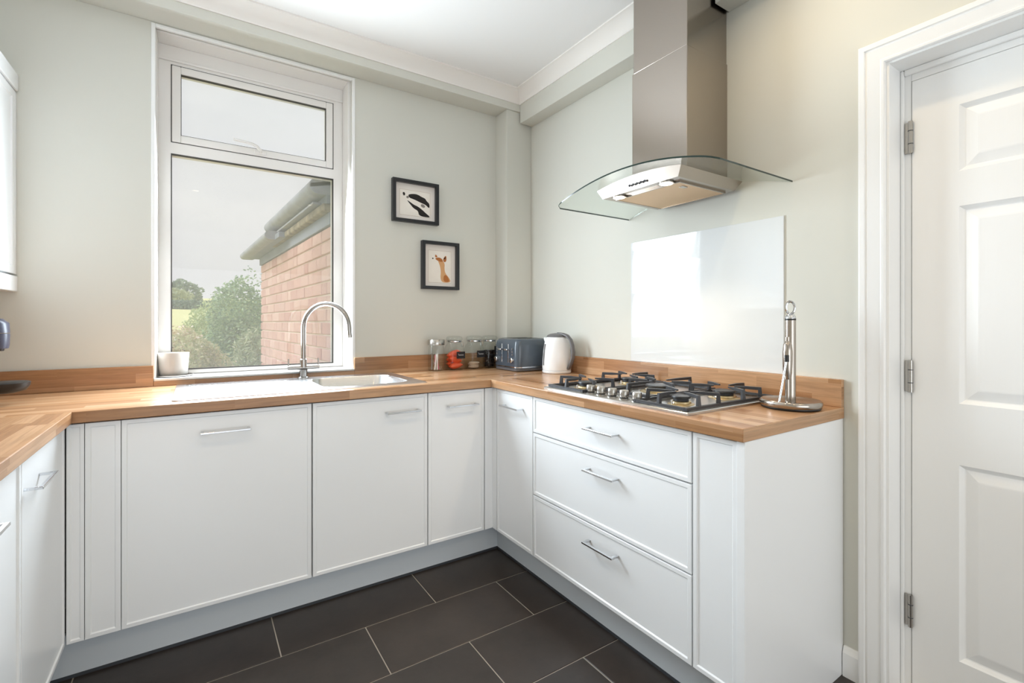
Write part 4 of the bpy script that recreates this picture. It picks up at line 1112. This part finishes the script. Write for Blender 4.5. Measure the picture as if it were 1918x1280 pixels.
# ------------------------------------------------------------------ outside: ground, brick extension, plants
gm = MB()
def gz_(x, y):
    d = max(0.0, y - 14)
    return -0.35 + 0.052 * d + 0.02 * math.sin(x * 0.4 + y * 0.13)
xs = [-130 + 5.2 * i for i in range(51)]; ys = [0.95, 2, 4, 6, 9, 12, 15, 20, 26, 34, 44, 56, 70, 85, 100, 130, 170, 230]
for y in ys:
    for x in xs: gm.v.append((x, y, gz_(x, y)))
for j in range(len(ys) - 1):
    for i in range(len(xs) - 1):
        a = j * len(xs) + i; gm.face(a, a + 1, a + len(xs) + 1, a + len(xs))
def field_mat():
    m, n, l, p = nt('meadow_field')
    g = n.new('ShaderNodeNewGeometry'); z = n.new('ShaderNodeTexNoise'); z.inputs['Scale'].default_value = 0.35; z.inputs['Detail'].default_value = 8
    l.new(g.outputs['Position'], z.inputs['Vector'])
    r = n.new('ShaderNodeValToRGB'); e = r.color_ramp.elements
    e[0].position = 0.3; e[0].color = srgb('#c8c98e'); e[1].position = 0.7; e[1].color = srgb('#e0dfa4')
    l.new(z.outputs['Fac'], r.inputs['Fac']); l.new(r.outputs['Color'], p.inputs['Base Color']); p.inputs['Roughness'].default_value = 0.95
    return m
gm.build('garden_ground', field_mat(), kind='structure', label='pale grassy field beyond the window', smooth=True)

wx_ = lambda y: -0.56 - 0.0464 * (y - 0.924)
BY0, BY1 = 0.90, 3.475
ex = thing('brick_extension', 'red brick house extension with a mossy gutter outside the window', 'building', (-0.5, 2.2, -0.4))
M['brick'] = object_random_mat('red_brick', ['#c39b8f', '#ccab9f', '#b98f85', '#d0b0a5', '#c29f95'], 0.85, 0.4, 60, var=0.12, vscale=20)
M['mortar'] = simple('lime_mortar', '#e6dac8', 0.95, bump=0.2, bscale=120)
M['lichen'] = simple('lichen_concrete', '#857c68', 0.95, bump=0.9, bscale=40, var=0.45, vscale=14)
M['concrete'] = simple('weathered_concrete', '#9a9da3', 0.9, bump=0.5, bscale=40, var=0.16, vscale=10)
M['fascia'] = simple('grey_fascia', '#878e99', 0.7, var=0.1, vscale=6)
def strip(x_off0, x_off1, z0, z1, y0, y1):
    mb = MB()
    mb.skin([[(wx_(y) - x_off0, y, z0), (wx_(y) - x_off1, y, z0), (wx_(y) - x_off1, y, z1), (wx_(y) - x_off0, y, z1)] for y in (y0, y1)])
    return mb
ZT = 1.782; CH = 0.083
# core of the wall (mortar colour shows in the joints)
strip(-2.4, -0.004, -0.5, ZT, BY0, BY1 - 0.004).build('wall_core', M['mortar'], ex)
bcache = {}
ang = math.atan2(wx_(1.0) - wx_(0.0), 1.0)
for r in range(15):
    zb0 = ZT - CH * (r + 1) + 0.006; zb1 = ZT - CH * r - 0.005
    y = BY0 - (0.0 if r % 2 else 0.115)
    kk = 0
    while y < BY1 - 0.02:
        ln_b = 0.230 if (kk + r) % 5 else 0.115
        a, b_ = max(y + 0.005, BY0), min(y + ln_b - 0.005, BY1)
        y += ln_b; kk += 1
        if b_ - a < 0.03: continue
        key = (round(b_ - a, 3),)
        ctr = ((wx_((a + b_) / 2)), (a + b_) / 2, zb0)
        if key in bcache:
            o = copy_mesh(bcache[key], (ctr[0] + random.uniform(-0.002, 0.002), ctr[1], ctr[2]), ex)
        else:
            hl = (b_ - a) / 2; hh_ = zb1 - zb0; mb = MB(); q = 0.004
            R = lambda xx, s_: [(ctr[0] + xx, ctr[1] - hl + s_, zb0 + s_), (ctr[0] + xx, ctr[1] + hl - s_, zb0 + s_), (ctr[0] + xx, ctr[1] + hl - s_, zb1 - s_), (ctr[0] + xx, ctr[1] - hl + s_, zb1 - s_)]
            mb.skin([R(0.09, 0), R(-0.004, 0), R(-0.008, q)])
            bcache[key] = mb.build('brick', M['brick'], ex, origin=ctr)
            bcache[key].rotation_euler.z = -ang
# eaves
strip(-0.3, 0.020, ZT, ZT + 0.075, BY0, BY1 + 0.01).build('frieze_board', M['fascia'], ex, bevel=0.004)
strip(-0.3, 0.060, 1.857, 1.905, BY0, 2.60).build('bed_mould', M['lichen'], ex, bevel=0.012)
strip(-0.3, 0.035, 1.905, 1.955, BY0, 2.52).build('shadow_recess', M['fascia'], ex)
strip(-0.3, 0.085, 1.918, 1.932, BY0 + 0.12, 2.50).build('gutter_lip', M['concrete'], ex, bevel=0.003)
def half_round(name, off, zc, rad, y0, y1, mat):
    mb = MB(); L = []
    for y in (y0, y1):
        c = wx_(y) - off
        lp_ = [(c + 0.12, y, zc + rad)]
        for k in range(9):
            a = math.pi / 2 + math.pi * k / 8
            lp_.append((c + rad + rad * math.cos(a), y, zc + rad * math.sin(a)))
        lp_.append((c + 0.12, y, zc - rad))
        L.append(lp_)
    mb.skin(L); return mb.build(name, mat, ex, smooth=True, sharp=50)
half_round('gutter', 0.132, 2.000, 0.046, BY0, 2.46, M['concrete'])
half_round('gutter', 0.172, 1.893, 0.034, 2.16, 3.70, M['concrete'])
strip(-0.3, 0.10, 1.858, 1.90, 2.0, 3.60).build('verge_board', M['fascia'], ex, bevel=0.004)
rf = MB(); rf.skin([[(wx_(y) - 0.125, y, 2.012), (wx_(y) + 1.6, y, 2.40), (wx_(y) + 1.6, y, 2.36), (wx_(y) - 0.125, y, 1.99)] for y in (BY0, 2.5)]); rf.build('roof_slab', M['concrete'], ex)

def leaf_mesh(mb, c, rad, n, size, rng, shell=0.55, aspect=2.0, droop=0.0):
    for _ in range(n):
        while True:
            v = Vector((rng.uniform(-1, 1), rng.uniform(-1, 1), rng.uniform(-1, 1)))
            if 0.05 < v.length < 1: break
        L_ = v.length; k_ = shell + (1 - shell) * L_ ** 0.5
        bump = 1 + 0.16 * math.sin(v.x * 7 + v.z * 5) * math.cos(v.y * 6 - v.z * 3)
        p = Vector(c) + Vector((v.x * rad[0], v.y * rad[1], v.z * rad[2])) / L_ * k_ * bump
        d = Vector((rng.gauss(0, 1), rng.gauss(0, 1), rng.gauss(0, 0.7) - droop)).normalized()
        e = d.cross(Vector((rng.gauss(0, 1), rng.gauss(0, 1), rng.gauss(0, 1)))).normalized()
        s = size * rng.uniform(0.6, 1.3)
        a = mb.loop([p - d * s * aspect / 2, p + e * s / 2, p + d * s * aspect / 2, p - e * s / 2])
        mb.face(*a)

def bush(name, label, c, rad, n, size, cols, cat='shrub', aspect=2.0, lobes=1, group=None, seed=1, stem=True, droop=0.0, flower=None):
    rng = random.Random(seed)
    g0 = gz_(c[0], c[1])
    t = thing(name, label, cat, (c[0], c[1], g0), group)
    mb = MB()
    for i in range(lobes):
        if i == 0: cc, rr = Vector(c), rad
        else:
            a = rng.uniform(0, 6.28)
            cc = Vector(c) + Vector((math.cos(a) * rad[0] * 0.55, math.sin(a) * rad[1] * 0.55, rng.uniform(-0.35, 0.45) * rad[2])); rr = tuple(x * rng.uniform(0.45, 0.65) for x in rad)
        leaf_mesh(mb, cc, rr, n // lobes, size, rng, aspect=aspect, droop=droop)
    fo_ = mb.build('foliage', island_mat(name + '_leaves', cols, 0.65, 0.35), t, fix=False)
    fo_['kind'] = 'stuff'
    if stem:
        M.setdefault('bark', simple('grey_bark', '#6d6152', 0.9, bump=0.5, bscale=40))
        for i in range(4):
            a = i * 1.6 + seed
            MB().tube([(c[0] + 0.05 * math.cos(a), c[1] + 0.05 * math.sin(a), g0 - 0.02), (c[0] + 0.12 * rad[0] * math.cos(a), c[1] + 0.12 * rad[1] * math.sin(a), (g0 + c[2]) / 2), (c[0] + 0.5 * rad[0] * math.cos(a), c[1] + 0.5 * rad[1] * math.sin(a), c[2] + 0.25 * rad[2])], [0.03 * rad[2] + 0.006, 0.022 * rad[2] + 0.005, 0.006], 8).build('stem', M['bark'], t, smooth=True)
    if flower:
        fm = MB(); rng2 = random.Random(seed + 5)
        leaf_mesh(fm, c, tuple(x * 1.02 for x in rad), flower[1], flower[2], rng2, shell=0.92, aspect=1.1)
        fl_ = fm.build('blossom', island_mat(name + '_blossom', flower[0], 0.8, 0.3), t, fix=False); fl_['kind'] = 'stuff'
    return t
def at(u, fw):
    a = (u - 964) / 896.57
    return (-1.2334 + fw * (math.sin(YAW) + a * math.cos(YAW)), -2.0753 + fw * (math.cos(YAW) - a * math.sin(YAW)))
def zz(v, fw): return 1.1995 - (v - 603.9) / 896.57 * fw
GREEN = ['#7d9a80', '#98b38c', '#abc49b', '#8aa590', '#bfd0a6', '#769283']
PALE = ['#b9bf94', '#cfcfa6', '#a8b588', '#d9d2b4', '#9fae86']
STRAW = ['#d5c8a4', '#c7b793', '#b8b68c', '#ddd3b6', '#c9b09b']
p = at(462, 7.7); bush('evergreen_shrub', 'tall bluish green evergreen beside the brick wall', (p[0] + 0.05, p[1], 0.72), (0.60, 0.6, 1.20), 16000, 0.030, GREEN, lobes=5, seed=2)
p = at(440, 10.6); bush('leafy_shrub', 'rounded yellow green shrub behind the evergreen', (p[0] - 0.1, p[1], 0.75), (0.75, 0.6, 1.10), 9000, 0.036, ['#8fa97a', '#b7c495', '#c9d0a2', '#98b084'], lobes=4, seed=4)
p = at(472, 6.1); bush('weeping_shrub', 'pale trailing shrub leaning against the brick wall', (p[0] - 0.0, p[1], 0.45), (0.24, 0.26, 0.62), 5000, 0.018, ['#a6b592', '#bcc4a2', '#93a685', '#c7c6ab'], aspect=4.0, seed=6, droop=0.8)
p = at(345, 4.4); bush('flowering_bush', 'pale bush with white blossoms below the window', (p[0], p[1], 0.60), (0.27, 0.3, 0.50), 9000, 0.017, PALE, lobes=3, seed=8, flower=(['#fbf3ea', '#f4e3da', '#ffffff'], 240, 0.022))
p = at(398, 5.2); bush('flowering_bush', 'low pinkish bush in front of the evergreen', (p[0], p[1], 0.46), (0.24, 0.24, 0.46), 8000, 0.017, ['#c3c39b', '#b2b98c', '#d6c7ae', '#9fb088'], lobes=3, seed=9, flower=(['#f6e6dc', '#efd6cb', '#fff8f0'], 170, 0.021))
p = at(348, 6.5); bush('meadow_shrub', 'straw coloured shrub at the edge of the field', (p[0], p[1], 0.50), (0.32, 0.30, 0.56), 9000, 0.026, STRAW, lobes=3, seed=11)
p = at(335, 13.0); bush('meadow_shrub', 'sandy seed-head bush left in the field', (p[0], p[1], 0.42), (0.9, 0.9, 0.62), 7000, 0.04, ['#dccda6', '#e2d7b0', '#cdbf9b', '#d9c1a8'], lobes=3, seed=13)
p = at(400, 16.0); bush('leafy_shrub', 'light green round bush at the field corner', (p[0], p[1], 0.95), (0.8, 0.8, 0.85), 6000, 0.055, ['#a9ba86', '#bccb98', '#8fa679'], lobes=3, seed=15)
# hedge and far trees
hz_ = 66.0
hc = at(352, hz_)
t = thing('hedge', 'long dark green hedge across the far field', 'hedge', (hc[0], hc[1], gz_(*hc)))
mb = MB(); rng = random.Random(21)
for i in range(26):
    q = at(300 + 7 * i, hz_)
    leaf_mesh(mb, (q[0], q[1], gz_(*q) + 0.55), (0.6, 0.7, 0.75 + rng.uniform(-0.1, 0.15)), 170, 0.22, rng, aspect=1.4)
f_ = mb.build('foliage', island_mat('hedge_leaves', ['#7c9484', '#8ba291', '#6d8678', '#97ab93'], 0.7, 0.3), t, fix=False); f_['kind'] = 'stuff'
q = at(338, 95); bush('field_tree', 'distant rounded tree above the far hedge', (q[0], q[1], gz_(*q) + 1.9), (3.6, 3.2, 2.6), 1500, 0.5, ['#8fa08a', '#9bad93', '#84968a', '#aab79c'], cat='tree', aspect=1.3, seed=31)
q = at(318, 80); bush('field_tree', 'pale green far tree at the left of the view', (q[0], q[1], gz_(*q) + 1.0), (3.4, 3.0, 1.9), 1200, 0.45, ['#b4bd95', '#c2c8a0', '#a3b08c'], cat='tree', aspect=1.3, seed=33)
